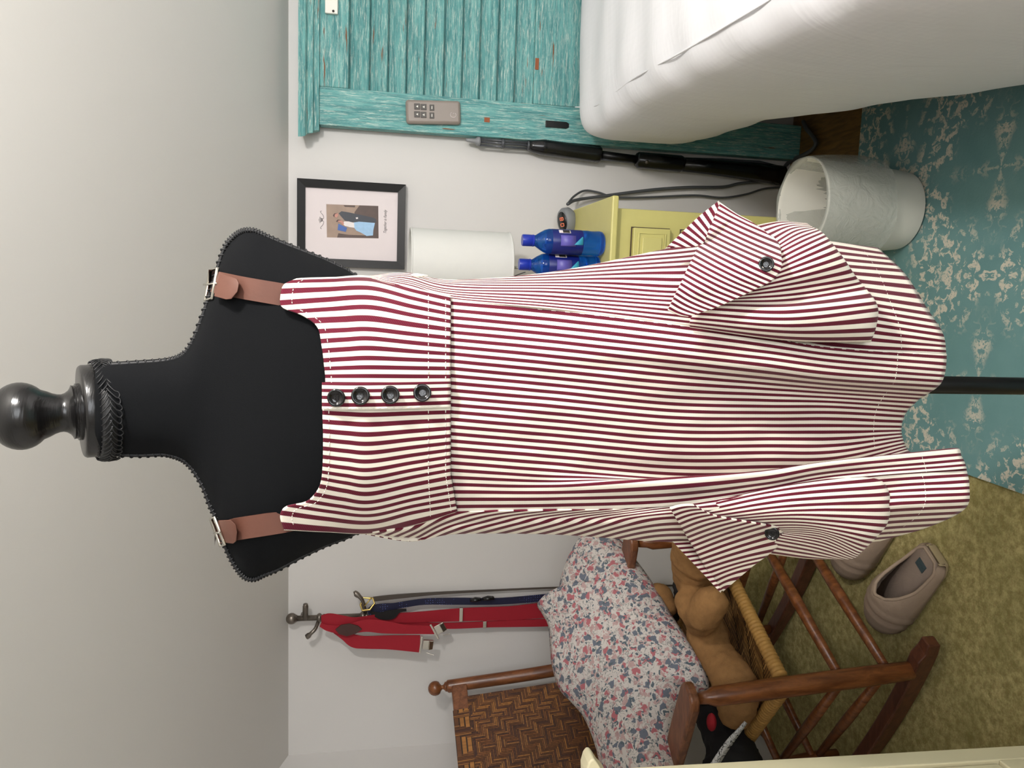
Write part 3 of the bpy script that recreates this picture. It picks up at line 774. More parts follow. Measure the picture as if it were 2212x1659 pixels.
bm = newbm(); p = aty(716, 12, YH-.006); k = pxm(p); box(bm, p+V((.01, 0, 0)), (50*k, .012, 27*k)); wt = link('wooden_block', bm, 'white', None, smooth=False, bevel=.002)
tag(wt, 'small cream wooden block on the top rail of the teal headboard', 'block')
bm = newbm(); lathe(bm, [(0, 0), (.0035, 0), (.0035, .001), (0, .001)], aty(720, 24, YH-.0125), (0, -1, 0), 12); link('screw_hole', bm, 'ink', wt)
bm = newbm(); p = aty(1204, 269, YH-.005); k = pxm(p)
prism(bm, [p+V((dx_*k, 0, dz_*k)) for dx_, dz_ in ((-7, 26), (7, 26), (7, -20), (4, -26), (-4, -26), (-7, -20))], (0, .005, 0))
tag(link('black_clip', bm, 'blackplastic', None, smooth=False, bevel=.001), 'small black stick fixed low on the teal headboard stile', 'clip')
# remote control on the stile
p = aty(936, 243, YH-.009); k = pxm(p)
rc_ = thing('remote_control', 'taupe grey remote control with six square keys on the teal headboard stile', 'remote', (p.x, YH, p.z-.08))
bm = newbm(); R_ = Matrix.Rotation(radians(-3.2), 3, 'Y'); r = box(bm, p, (50*k, .018, 118*k), R_)
link('body', bm, 'taupeplastic', rc_, smooth=True, bevel=.0085, sharp=50)
for v, vx in ((901, 38), (915, 38), (933, 22)):
    for y in (232, 249):
        c = aty(v, y-2+(v-901)*.08, YH-.0185); bm = newbm(); big = v != 933
        box(bm, c, (12.5*k, .003, (12.5 if big else 10)*k), R_); kk = link('key', bm, 'darkgrey', rc_, smooth=False, bevel=.001)
        bm = newbm()
        if big: prism(bm, [c+V((dx_*k, -.0018, dz_*k)) for dx_, dz_ in ((0, 2.6), (2.4, -2), (-2.4, -2))], (0, .0005, 0))
        else: box(bm, c+V((0, -.0016, 0)), (6*k, .0005, 1.6*k))
        link('key_mark', bm, 'white', kk, smooth=False)
bm = newbm(); c = aty(979, 248, YH-.0185); tube(bm, [c+V((5.5*k*cos(a/20*2*pi+.5), 0, 6.5*k*sin(a/20*2*pi+.5))) for a in range(17)], .0006, 5)
tube(bm, [c+V((0, 0, 0)), c+V((3.5*k, 0, 0)), c+V((3.5*k, 0, -3*k))], .0006, 5); link('emblem', bm, 'mat', rc_)
# ------------------------------------------------------------------ bed
bed = thing('bed', 'bed with a white fitted waffle sheet beside the waste bin', 'bed', (1.2, 1.35, 0))
def ed(y): return spline1([(.30, .345), (.9, .385), (1.2, .412), (1.6, .444), (1.9, .462), (2.1, .452), (2.25, .462), (2.36, .50)], y)
def spline1(T, x):
    if x <= T[0][0]: return T[0][1]
    for a, b in zip(T, T[1:]):
        if x <= b[0]: return a[1]+(b[1]-a[1])*(x-a[0])/(b[0]-a[0])
    return T[-1][1]
def zb_(y): return spline1([(.30, .10), (1.25, .13), (1.48, .18), (1.66, .235), (1.88, .35), (2.10, .41), (2.37, .45)], y)
bm = newbm(); rows = []; ys_ = [2.375-.0*k for k in range(1)]
YL = [2.372, 2.366, 2.35, 2.325, 2.29] + [2.25-.03*k for k in range(65)]
for i, y in enumerate(YL):
    if y < .3: break
    e = ed(y); hd = (0, .35, .68, .88, .97)[i] if i < 5 else 1.0; zt = .802
    z_b = zb_(y) + .012*sin(y*21)*max(0, 2.1-y)**.5 + .006*sin(y*47)
    d = zt-z_b; row = []
    pts = [(.02+.02*sin(y*13)*.5, 0.0), (.0, .05), (-.012, .22), (-.016+.006*sin(y*9), .5), (-.012, .72), (-.006, .83), (.0, .885), (.012, .935), (.040, .972), (.085, .990), (.14, .998), (.25, 1.003)]
    for j, (dx_, f) in enumerate(pts):
        x = e+dx_; z = z_b+d*f
        if j >= 6: z += .004*sin(x*30+y*22)+.003*sin(y*35)
        mid = .56
        z = mid+(z-mid)*(hd if z > mid else (.55+.45*hd)); x = x+(1-hd)*.09*(1 if j < 9 else .3)
        row.append(bm.verts.new((x, y, z)))
    for x in (.9, 1.2, 1.6, 1.9, 1.97, 1.985): row.append(bm.verts.new((x, y, mid+((zt-(0 if x < 1.95 else .04 if x < 1.98 else .4))-mid)*hd)))
    rows.append(row)
for a, b in zip(rows, rows[1:]):
    for j in range(len(a)-1): bm.faces.new((a[j], a[j+1], b[j+1], b[j]))
bm.faces.new(rows[0]); bm.faces.new(rows[-1][::-1])
link('fitted_sheet', bm, 'sheet', bed, sub=1)
bm = newbm(); tube(bm, sp3([V((ed(y)+.060+.012*sin(y*3), y, .7882)) for y in (2.33, 2.1, 1.8, 1.5, 1.2, .9, .5)], 60), .0022, 6); link('sheet_seam', bm, 'sheet', bed)
bm = newbm(); box(bm, (1.26, 1.30, .36), (1.30, 1.96, .22)); link('bed_base', bm, 'darkbase', bed, smooth=False)
for x in (.70, 1.84):
    for y in (.4, 2.2): bm = newbm(); box(bm, (x, y, .1445), (.06, .06, .252)); link('leg', bm, 'darkbase', bed, smooth=False)
# ------------------------------------------------------------------ nightstand and what stands on it
ZT = .772
nf = atz(1331, 422, ZT-.009); nx1 = nf.x; ny0 = nf.y; nx0 = nx1-.52; ny1 = 2.425
bx1 = aty(1344, 449, ny0+.018).x; by0 = ny0+.018; bx0 = nx0+(nx1-bx1)
ns = thing('nightstand', 'yellow painted nightstand with a small panelled drawer behind the dress', 'nightstand', ((nx0+nx1)/2, (ny0+ny1)/2, 0))
bm = newbm(); box(bm, ((nx0+nx1)/2, (ny0+ny1)/2, ZT-.009), (nx1-nx0, ny1-ny0, .018)); link('top', bm, 'yellow', ns, smooth=False, bevel=.004)
bm = newbm(); box(bm, ((bx0+bx1)/2, (by0+ny1)/2+.004, (ZT-.018+.019)/2), (bx1-bx0, ny1-by0-.012, ZT-.018-.019)); link('body', bm, 'yellow', ns, smooth=False, bevel=.003)
dz1, dz0, dx1 = aty(1366, 492, by0).z, aty(1445, 494, by0).z, aty(1400, 494, by0).x
dx0 = bx0+(bx1-dx1)
def panel(nm, x0, x1, z0, z1):
    bm = newbm(); box(bm, ((x0+x1)/2, by0+.0005, (z0+z1)/2), (x1-x0+.006, .002, z1-z0+.006)); g = link('gap', bm, 'gap', ns, smooth=False)
    bm = newbm(); box(bm, ((x0+x1)/2, by0-.006, (z0+z1)/2), (x1-x0, .016, z1-z0)); d = link(nm, bm, 'yellow', ns, smooth=False, bevel=.002)
    bm = newbm(); i_ = .014
    P = [(x0+i_, z0+i_), (x1-i_, z0+i_), (x1-i_, z1-i_), (x0+i_, z1-i_)]
    tube(bm, [V((x, by0-.014, z)) for x, z in P], .0035, 6, closed=True); link('moulding', bm, 'yellow', d)
    bm = newbm(); i_ = .024; box(bm, ((x0+x1)/2, by0-.015, (z0+z1)/2), (x1-x0-2*i_, .006, max(.01, z1-z0-2*i_))); link('raised_panel', bm, 'yellow', d, smooth=False, bevel=.002)
    bm = newbm(); lathe(bm, [(.006, 0), (.006, .01), (.014, .016), (.014, .022), (0, .026)], ((x0+x1)/2, by0-.016, (z0+z1)/2), (0, -1, 0), 20); link('knob', bm, 'yellow', d)
panel('drawer', dx0, dx1, dz0, dz1)
panel('door', dx0, dx1, .08, dz0-.035)
# lamp
lc_ = aty(990, 573, 2.25); lx, ly = lc_.x, lc_.y
lamp = thing('table_lamp', 'white drum table lamp on the nightstand below the framed print', 'lamp', (lx, ly, ZT))
z1, z0 = aty(886, 573, ly).z-.0, aty(1096, 573, ly).z; r1 = abs(aty(990, 497, ly).x-lx); 
bm = newbm(); lathe(bm, [(r1, z0), (r1*1.0, z1), (r1-.003, z1), (r1-.003, z0)], (lx, ly, 0), seg=64)
bmesh.ops.delete(bm, geom=[f for f in bm.faces if len(f.verts) > 4], context='FACES_ONLY')
lathe_rings = None
sh = link('lamp_shade', bm, 'shade', lamp, sharp=50)
for z in (z0, z1):
    bm = newbm(); tube(bm, [V((lx+(r1-.001)*cos(a/48*2*pi), ly+(r1-.001)*sin(a/48*2*pi), z)) for a in range(48)], .003, 6, closed=True); link('shade_rim', bm, 'shade', sh)
bm = newbm(); tube(bm, [(lx, ly, ZT+.02), (lx, ly, z0+.06)], .0048, 12); tube(bm, [(lx, ly, z0+.04), (lx, ly, z0+.10)], .014, 12)
for a in (0, 2.1, 4.2): tube(bm, [(lx, ly, z1-.02), (lx+r1*cos(a), ly+r1*sin(a), z1-.004)], .0015, 6)
tube(bm, [(lx, ly, z0+.09), (lx, ly, z1-.02)], .002, 6); link('stem', bm, 'nickel', lamp)
bm = newbm(); lathe(bm, [(0, 0), (.075, 0), (.075, .012), (.06, .02), (.01, .026), (0, .026)], (lx, ly, ZT)); link('lamp_base', bm, 'nickel', lamp)
bm = newbm(); tube(bm, sp3([aty(1098, 600, ly-.03), aty(1112, 596, ly-.03), aty(1128, 590, ly-.03), aty(1135, 588, ly-.03)], 10), .0016, 6); link('pull_cord', bm, 'cordgrey', lamp)
# water bottles
def water_bottle(px_, py_, label):
    b0 = atz(px_, py_, ZT); r = .0335
    t = thing('water_bottle', label, 'bottle', b0, 0, 'blue water bottles on the nightstand')
    k = .2225/180
    def H(v): return (1300-v)*k
    bm = newbm(); lathe(bm, [(0, .004), (.016, .003), (.026, 0), (.0325, .006), (r, .014), (r*.97, H(1272)), (r, H(1262)), (r*.985, H(1250)), (r*.985, H(1182)), (r, H(1178)), (.030, H(1168)), (.023, H(1158)), (.0155, H(1149)), (.0135, H(1144)), (.0135, H(1136)), (0, H(1136))], (0, 0, 0), seg=36)
    link('bottle_body', bm, 'bottle', t, local=True, sharp=60)
    bm = newbm(); lathe(bm, [(r*.99, H(1250)), (r*1.005, H(1249)), (r*1.005, H(1183)), (r*.99, H(1182))], (0, 0, 0), seg=36)
    bmesh.ops.delete(bm, geom=[f for f in bm.faces if len(f.verts) > 4], context='FACES_ONLY')
    lb = link('bottle_label', bm, 'label', t, local=True)
    def curved(nm, a0, a1, v0, v1, mat, rr, par, tri=False):
        bm = newbm(); R1 = r*rr; pr_ = None
        for i in range(9):
            a = radians(a0+(a1-a0)*i/8); f = i/8 if tri else 0
            row = [bm.verts.new((R1*cos(a), R1*sin(a), H(v0+(v1-v0)*f*.9))), bm.verts.new((R1*cos(a), R1*sin(a), H(v1)))]
            if pr_: bm.faces.new((pr_[0], pr_[1], row[1], row[0]))
            pr_ = row
        o = link(nm, bm, mat, None, solid=.0004); o.parent = par; L = V(lb.location); o.location = V(o.location)-L; return o
    curved('label_panel', -112, -62, 1199, 1232, 'purple', 1.018, lb)
    curved('barcode', -50, -28, 1196, 1222, 'mat', 1.02, lb)
    bm = newbm()
    for i in range(7):
        a = radians(-47+i*2.6); box(bm, (r*1.03*cos(a), r*1.03*sin(a), H(1212)), (.0008 if i % 2 else .0014, .0006, .018), Matrix.Rotation(a+pi/2, 3, 'Z'))
    o = link('barcode_bars', bm, 'ink', None, smooth=False); o.parent = lb; o.location = V(o.location)-V(lb.location)
    curved('mountain_print', -104, -66, 1228, 1248, 'tealprint', 1.018, lb, True)
    bm = newbm(); lathe(bm, [(.0135, H(1146)), (.0158, H(1145)), (.016, H(1142)), (.0148, H(1141)), (.0156, H(1140)), (.0156, H(1122)), (.0145, H(1119.5)), (0, H(1119.5))], (0, 0, 0), seg=40); link('cap', bm, 'cap', t, local=True, sharp=40)
    return t
water_bottle(1302, 527, 'blue water bottle shown whole, beside the grey controller on the nightstand')
water_bottle(1292, 578, 'blue water bottle half hidden by the dress, beside the lamp stem')
# heating pad controller with two cords
p = atz(1239, 470, ZT); kx = pxm(p)
hp = thing('heating_controller', 'round grey bedside controller with orange digits at the back of the nightstand', 'controller', p)
fa = V((-.25, -.55, .8)).normalized()
bm = newbm(); c0 = p+V((-.012, -.0, .024)); 
lathe(bm, [(0, -.022), (.034, -.022), (.041, -.012), (.041, .006), (.036, .013), (0, .013)], c0, V((-.2, -.35, .92)), 40, .8); link('case', bm, 'greyplastic', hp, sharp=50)
qq = V((0, 0, 1)).rotation_difference(V((-.2, -.35, .92)).normalized())
def fc_(a, b, h): return c0 + qq @ V((a, b, h))
bm = newbm(); lathe(bm, [(0, .0125), (.030, .0125), (.030, .0145), (0, .0145)], c0, V((-.2, -.35, .92)), 36, .75); link('display', bm, 'blackplastic', hp)
bm = newbm()
for ox in (-.014, .004):
    for a, b in (((0, -.008), (.008, -.008)), ((0, 0), (.008, 0)), ((0, .008), (.008, .008)), ((0, -.008), (0, .008)), ((.008, -.008), (.008, .008))):
        if ox < 0 and a == (0, 0): continue
        tube(bm, [fc_(ox+a[0], a[1], .015), fc_(ox+b[0], b[1], .015)], .0012, 5)
link('digits', bm, 'digit', hp)
def cord(nm, P, r, label, mat='cordgrey', par=None):
    bm = newbm(); tube(bm, sp3(P, 70), r, 8); o = link(nm, bm, mat, par); 
    if label: tag(o, label, 'cord')
    return o
cord('cord', [aty(1226, 441, 2.36), aty(1245, 432, 2.40), aty(1300, 424, 2.425), aty(1400, 411, 2.43), aty(1480, 405, 2.43), aty(1560, 404, 2.43), aty(1600, 396, 2.43), aty(1650, 393, 2.43), aty(1690, 396, 2.43)], .0052, None, par=hp)
cord('cord', [aty(1226, 440, 2.36), aty(1240, 424, 2.40), aty(1262, 412, 2.43), aty(1290, 415, 2.432), aty(1330, 426, 2.432), aty(1400, 426, 2.432), aty(1500, 422, 2.432), aty(1560, 427, 2.432), aty(1610, 420, 2.432), aty(1650, 408, 2.432), aty(1690, 404, 2.432)], .0034, None, par=hp)
cord('power_cord', [aty(1672, 396, 2.40), atz(1680, 380, .03), atz(1705, 350, .016), atz(1745, 330, .016), atz(1762, 312, .016), atz(1757, 296, .016), atz(1742, 278, .016), atz(1735, 262, .016)], .0065, 'grey flat cord on the dark floor curving from the wall under the bed')
# folded black stand
st = thing('folded_stand', 'tall folded black stand with a ribbed grip leaning between headboard and wall', 'stand', aty(1690, 385, 2.40))
YS_ = 2.405
def seg(nm, pts, mat, par=st, seg_=14):
    bm = newbm(); tube(bm, [aty(x, y, YS_) for x, y, r in pts], [r*pxm(aty(1300, 330, YS_)) for x, y, r in pts], seg_); return link(nm, bm, mat, par)
seg('tip', [(1006, 302, 2), (1010, 302.5, 4), (1026, 304.5, 5), (1030, 305, 9), (1036, 306, 10), (1038, 306, 6)], 'greyplastic')
for dy in (-6, 0, 7): seg('rod', [(1034, 306+dy, 2.4), (1148, 315+dy, 2.6)], 'clear')
seg('collar', [(1083, 310, 10), (1089, 310.5, 10)], 'clear'); seg('collar', [(1139, 314.5, 10), (1144, 315, 10)], 'clear')
gpn = [(1142, 314.5, 10), (1150, 315.5, 13), (1170, 317.5, 16.5)]
for k in range(30): gpn += [(1178+k*3.7, 318.5+k*.5, 17.2), (1179.8+k*3.7, 318.7+k*.5, 16.4)]
gpn += [(1294, 333.5, 17.5), (1297, 334, 15)]
seg('grip', gpn, 'blackplastic')
seg('shaft', [(1290, 333.5, 9), (1385, 346, 9)], 'blackmetal'); seg('shaft', [(1290, 342, 3), (1385, 352, 3)], 'clear')
seg('hinge_block', [(1374, 345, 14), (1378, 345.5, 17), (1470, 354, 18), (1476, 355, 15)], 'blackplastic')
bm = newbm(); lathe(bm, [(0, 0), (.006, 0), (.006, .006), (0, .008)], aty(1397, 350, YS_-.028), (0, -1, 0), 12); link('screw', bm, 'iron', st)
seg('lower_tube', [(1470, 355, 15), (1530, 360, 17), (1620, 370, 20), (1690, 380, 22)], 'blackplastic')
seg('folded_arm', [(1480, 344, 4), (1560, 347, 5), (1600, 352, 7), (1640, 352, 5), (1680, 362, 5)], 'clear')
# ------------------------------------------------------------------ waste bin
bc = atz(1930, 462, .012); bc = V((bc.x+.003, bc.y-.035, .018)); hB = .285
bn = thing('waste_bin', 'off white round waste bin with a loose clear liner on the teal rug', 'bin', bc)
bm = newbm(); pr = [(0, .004), (.092, 0), (.100, .006), (.104, .04), (.118, hB-.006), (.121, hB), (.117, hB+.001), (.113, hB-.008), (.098, .012), (0, .012)]
lathe(bm, pr, bc, seg=56); link('bucket', bm, 'white', bn, sharp=45)
bm = newbm(); rows = []
for i, (r, h) in enumerate([(.098, .02), (.104, .12), (.112, .24), (.1165, hB-.004), (.1195, hB+.006), (.1235, hB-.002), (.1275, .24), (.1285, .19), (.129, .14), (.1285, .105)]):
    row = []
    for k in range(72):
        a = 2*pi*k/72; nz = noise.noise(V((cos(a)*2.2, sin(a)*2.2, h*9)))
        fl = max(0, i-5)/4
        rr = r + (abs(nz)*.012*fl if i > 4 else -abs(nz)*.006*(1-abs(i-3)/4) if i < 4 else 0) + .016*fl*max(0, cos(a-1.1))**3
        hh = h + (.02*noise.noise(V((cos(a)*1.2, sin(a)*1.2, 5))) if i == 9 else 0) + (.006*nz if i == 4 else 0)
        row.append(bm.verts.new(bc+V((rr*cos(a), rr*sin(a), hh))))
    rows.append(row)
for a, b in zip(rows, rows[1:]):
    for k in range(72): bm.faces.new((a[k], a[(k+1) % 72], b[(k+1) % 72], b[k]))
link('liner', bm, 'liner', bn)
# ------------------------------------------------------------------ wall hanger and what hangs on it
YR = 2.415
rk = thing('coat_hanger', 'pewter upright wall hanger with swivelling hook arms carrying red suspenders', 'hook', aty(720, 1334, YW))
bm = newbm(); k_ = pxm(aty(700, 1335, YR))
tube(bm, [aty(x, y, YR) for x, y in ((640, 1336), (720, 1333), (800, 1330))], 6*k_, 12)
for x, y, r in ((690, 1334.5, 10), (700, 1334, 8), (784, 1331, 11), (792, 1331, 8), (808, 1330, 6)): ball(bm, aty(x, y, YR), r*k_, (1, 1, .7))
link('rod', bm, 'iron', rk)
bm = newbm(); ball(bm, aty(630, 1336.5, YR), 12*k_); tube(bm, [aty(633, 1336.3, YR), aty(642, 1336, YR)], [11*k_, 7*k_], 12); link('finial', bm, 'iron', rk)
for P, R_ in (([(660, 1336, YR), (659.5, 1326, YR-.01), (660, 1312, YR-.02), (660, 1305, YR-.022)], [6.5, 6, 6, 5]), ([(688, 1341, YR), (684, 1352, YR-.02), (680, 1360, YR-.03), (672, 1368, YR-.035), (664, 1375, YR-.03), (661, 1377, YR-.03)], [4, 4, 4, 4, 6, 4]),
              ([(790, 1322, YR), (786, 1310, YR-.02), (784, 1300, YR-.03), (779, 1291, YR-.035), (768, 1282, YR-.03), (764, 1282, YR-.03)], [4, 4, 4, 4.5, 6, 4])):
    bm = newbm(); tube(bm, sp3([aty(*q) for q in P], 14), [R_[min(len(R_)-1, int(i*len(R_)/15))]*k_ for i in range(15)], 10); link('hook_arm', bm, 'iron', rk)
for x, y in ((652, 1335.5), (800, 1330)):
    bm = newbm(); a = aty(x, y, YR); tube(bm, [a, V((a.x, YW+.001, a.z))], 4*k_, 8); link('wall_mount', bm, 'iron', rk)
su = thing('suspenders', 'bright red elastic suspenders with silver clips hanging on the wall hanger', 'suspenders', aty(800, 1355, YR))
def rib(nm, pts, mat, par, th=.003):
    bm = newbm(); ribbon(bm, pts, th, 40); return link(nm, bm, mat, par, sharp=40)
rib('strap', [(694,1338,16,2.385),(712,1338,25,2.378),(740,1341,22,2.375),(765,1341,14,2.376),(790,1337,11,2.385),(830,1335,20,2.395),(891,1334,22,2.40),(1000,1328,28,2.405),(1100,1325,30,2.41),(1190,1318,33,2.41),(1380,1310,33,2.41)], 'red', su)
rib('strap', [(692,1350,8,2.376),(710,1357,14,2.372),(745,1360,20,2.369),(790,1352,26,2.366),(830,1355,27,2.365),(880,1360,19,2.364),(938,1361,18,2.364)], 'red', su)
rib('strap', [(722,1364,8,2.384),(745,1374,20,2.378),(765,1385,28,2.374),(790,1388,27,2.372),(840,1388,30,2.37),(907,1391,37,2.368)], 'red', su)
rib('strap', [(840,1342,8,2.40),(880,1347,8,2.405),(960,1352,13,2.407),(1054,1349,13,2.41),(1120,1347,15,2.41),(1190,1345,16,2.41),(1380,1338,16,2.41)], 'red', su)
bm = newbm(); c = aty(753, 1361, 2.362); kx = pxm(c)
prism(bm, [c+V((kx*dx_, 0, kx*dz_)) for dx_, dz_ in ((2, 28), (12, 16), (14, -2), (8, -20), (0, -28), (-9, -16), (-14, 4), (-8, 20))], (0, .004, 0)); link('leather_patch', bm, 'maroonleather', su, smooth=False)
def clip(x, y, Y, a):
    bm = newbm(); c = aty(x, y, Y); R_ = Matrix.Rotation(a, 3, 'Y'); k = pxm(c)
    for dz_, w_, h_ in ((13, 38, 4), ):
        box(bm, c+R_ @ V((0, 0, dz_*k)), (w_*k, .005, h_*k), R_)
    box(bm, c+R_ @ V((2*k, -.004, -2*k)), (20*k, .008, 22*k), R_); box(bm, c+R_ @ V((2*k, -.010, -8*k)), (18*k, .003, 10*k), Matrix.Rotation(a, 3, 'Y') @ Matrix.Rotation(.5, 3, 'X'))
    tube(bm, [c+R_ @ V((-14*k, -.01, 0)), c+R_ @ V((-16*k, -.02, -16*k))], .0012, 5)
    link('clip', bm, 'nickel', su, smooth=False, bevel=.0008)
clip(922, 1393, 2.366, radians(6)); clip(950, 1358, 2.362, radians(-28))
for x, y, h_ in ((996, 1328, 32), (1047, 1349, 16)):
    bm = newbm(); c = aty(x, y, 2.401 if h_ > 20 else 2.404); box(bm, c, (h_*kx, .006, 8*kx)); link('slider', bm, 'nickel', su, smooth=False, bevel=.001)
bt = thing('belt', 'thin grey brown leather belt hanging by its brass buckle on the wall hanger', 'belt', aty(900, 1285, YR))
rib('belt_strap', [(806,1295,10,2.41),(830,1292,10,2.415),(870,1288,9,2.42),(945,1282,6,2.425),(1060,1276,4,2.43),(1198,1270,3.2,2.432),(1330,1267,3,2.432),(1470,1265,3,2.432)], 'beltleather', bt, .004)
bm = newbm(); c = aty(793, 1304, 2.385); k = pxm(c)
tube(bm, [c+V((dx_*k, .006*dx_/12, dz_*k)) for dx_, dz_ in ((12, 8), (10, -12), (0, -16), (-12, -6), (-13, 10), (-2, 14))], 2.2*k, 8, closed=True)
tube(bm, [c+V((14*k, 0, -10*k)), c+V((-4*k, -.006, 6*k))], 1.3*k, 6); link('buckle', bm, 'gold', bt)
nv = thing('navy_strap', 'navy dotted webbing strap with a black side clip hanging beside the red suspenders', 'strap', aty(950, 1303, YR))
rib('webbing', [(794,1322,10,2.40),(806,1319,22,2.398),(830,1315,22,2.40),(852,1310,14,2.405),(880,1305,13,2.41),(918,1300,13,2.415),(985,1299,15,2.418),(1080,1299,14,2.42),(1190,1290,15,2.425),(1300,1278,14,2.428),(1412,1268,14,2.43)], 'navy', nv)
rib('loop', [(800,1322,4,2.392),(820,1330,14,2.39),(845,1328,20,2.39),(862,1320,8,2.392),(878,1318,5,2.392)], 'blackcloth', nv)
for x0, x1, y in ((1016, 1038, 1295), (1042, 1066, 1292)):
    bm = newbm(); tube(bm, [aty(x0, y+2, 2.408), aty((x0+x1)/2, y, 2.404), aty(x1, y-.5, 2.408)], [.008, .012, .009], 10, flat=.6); link('side_clip', bm, 'blackplastic', nv)
# ------------------------------------------------------------------ rocking chair
Nn_ = V((-.90, 1.585, 0)); dv = V((.89, -.455, 0)).normalized(); lv = V((.455, .89, 0)).normalized(); WD = .50
ch = thing('rocking_chair', 'small wooden rocking chair with woven back and seat by the left wall', 'chair', (-1.1, 1.9, 0))
def turn(P, r, nm, mat='chair', seg_=16, par=ch):
    bm = newbm(); tube(bm, P, r, seg_); return link(nm, bm, mat, par)
f0, f1 = aty(1985, 1446, 1.585), aty(1508, 1509, 1.585)
for k in (0, 1):
    o = lv*WD*k; A_ = f0+o; B_ = f1+o; d = B_-A_
    turn([A_-V((0, 0, .02)), A_+d*.02, A_+d*.05, A_+d*.3, A_+d*.7, A_+d*.93, A_+d*.96, B_], [.012, .014, .023, .0245, .0245, .023, .016, .013], 'front_post')
# back posts
fin = aty(940, 1487, 2.345); bl = V((-.672, 2.035, 0)) - dv*.47
lowp = aty(1190, 1449, 2.30)
for k in (0, 1):
    o = -lv*.44*k; top = fin+o; b0 = V((bl.x, bl.y, .05))+o; mid_ = lowp+o
    P = sp3([b0, b0.lerp(mid_, .5)+V((.0, 0, 0)), mid_, mid_.lerp(top, .75), top+(mid_-top).normalized()*.035], 24)
    bp = turn(P, [.014]+[.020]*22+[.020, .014], 'back_post')
    ax_ = (top-mid_).normalized(); bm = newbm(); lathe(bm, [(0, -.04), (.013, -.04), (.016, -.034), (.008, -.028), (.006, -.022), (.012, -.017)]+[(.023*sin(pi*t/10), -.023*cos(pi*t/10)) for t in range(3, 11)], top, ax_, 20); link('finial', bm, 'chair', bp)
# rockers
for k, o in ((0, V((0, 0, 0))), (1, lv*WD)):
    bm = newbm(); rows = []
    base0 = V((f0.x, f0.y, 0))+o
    for i in range(29):
        t = i/28; fx = .112-.88*t; z = .0125 + .24*(fx+.25)**2; h = .046*(1-.25*t) if i > 1 else .034; w_ = .019
        wv = lv
        rows.append([bm.verts.new(base0+dv*fx+wv*sx*w_*(1 if 0 < i < 28 else .8)+V((0, 0, z+sz*h))) for sx, sz in ((-1, 0), (1, 0), (1, 1), (-1, 1))])
    for a, b in zip(rows, rows[1:]):
        for j in range(4): bm.faces.new((a[j], a[(j+1) % 4], b[(j+1) % 4], b[j]))
    bm.faces.new(rows[0][::-1]); bm.faces.new(rows[-1]); link('rocker', bm, 'chaird', ch, smooth=False, bevel=.004)
# arms
for k in (0, 1):
    o = lv*WD*k; c = f1+o; bm = newbm(); a0 = c+dv*.035
    back = fin-lv*.44 if k == 0 else fin
    zz = c.z+.012; L_ = .60; pts = []
    dd = (dv*-1*L_+lv*(-.0)); 
    for t, w_ in ((0, .018), (.015, .03), (.05, .037), (.25, .038), (.6, .034), (1, .026)): pts.append((t, w_))
    lo = [a0+dd*t-lv*w_+V((0, 0, -.05*t)) for t, w_ in pts]; hi = [a0+dd*t+lv*w_+V((0, 0, -.05*t)) for t, w_ in pts]
    prism(bm, [p_+V((0, 0, .012)) for p_ in lo+hi[::-1]], (0, 0, .024)); link('arm', bm, 'chairh', ch, smooth=False, bevel=.006)
# stretchers
def onpost(z, k=0): t = (z-f0.z)/(f1.z-f0.z); return f0+(f1-f0)*t+lv*WD*k
for z in (.125, .255): turn([onpost(z), onpost(z).lerp(onpost(z, 1), .5), onpost(z, 1)], [.011, .0155, .011], 'stretcher')
for k in (0, 1):
    for z in (.14, .25):
        a = onpost(z, k); b = V((bl.x, bl.y, 0))+(-lv*.44 if k == 0 else V((0, 0, 0)))+V((0, 0, z-.03)); turn([a, a.lerp(b, .5), b], [.010, .014, .010], 'stretcher')
for z in (.13, .24): turn([V((bl.x, bl.y, z)), V((bl.x, bl.y, z))-lv*.22, V((bl.x, bl.y, z))-lv*.44], [.01, .014, .01], 'stretcher')
# seat: cord wrapped rails and woven bark
zs = .405
sA, sB = onpost(zs)+dv*.004, onpost(zs, 1)+dv*.004; bA = V((bl.x, bl.y, zs-.02))-lv*.44-dv*.02; bB = V((bl.x, bl.y, zs-.02))-dv*.02
seat_corners = (sA, sB, bB, bA)
def wrapped(a, b, nm):
    bm = newbm(); n_ = int((b-a).length/.0105); P = []; R_ = []
    for i in range(n_*4+1):
        P.append(a.lerp(b, i/(n_*4))); R_.append(.0165+.0022*abs(sin(i*pi/4))+.0012*noise.noise(V((i*.3, 0, 0))))
    tube(bm, P, R_, 14); return link(nm, bm, 'rush', ch)
wrapped(sA.lerp(sB, .05), sA.lerp(sB, .95), 'seat_rail'); wrapped(sA.lerp(bA, .05), sA.lerp(bA, .95), 'seat_rail'); wrapped(sB.lerp(bB, .05), sB.lerp(bB, .95), 'seat_rail')
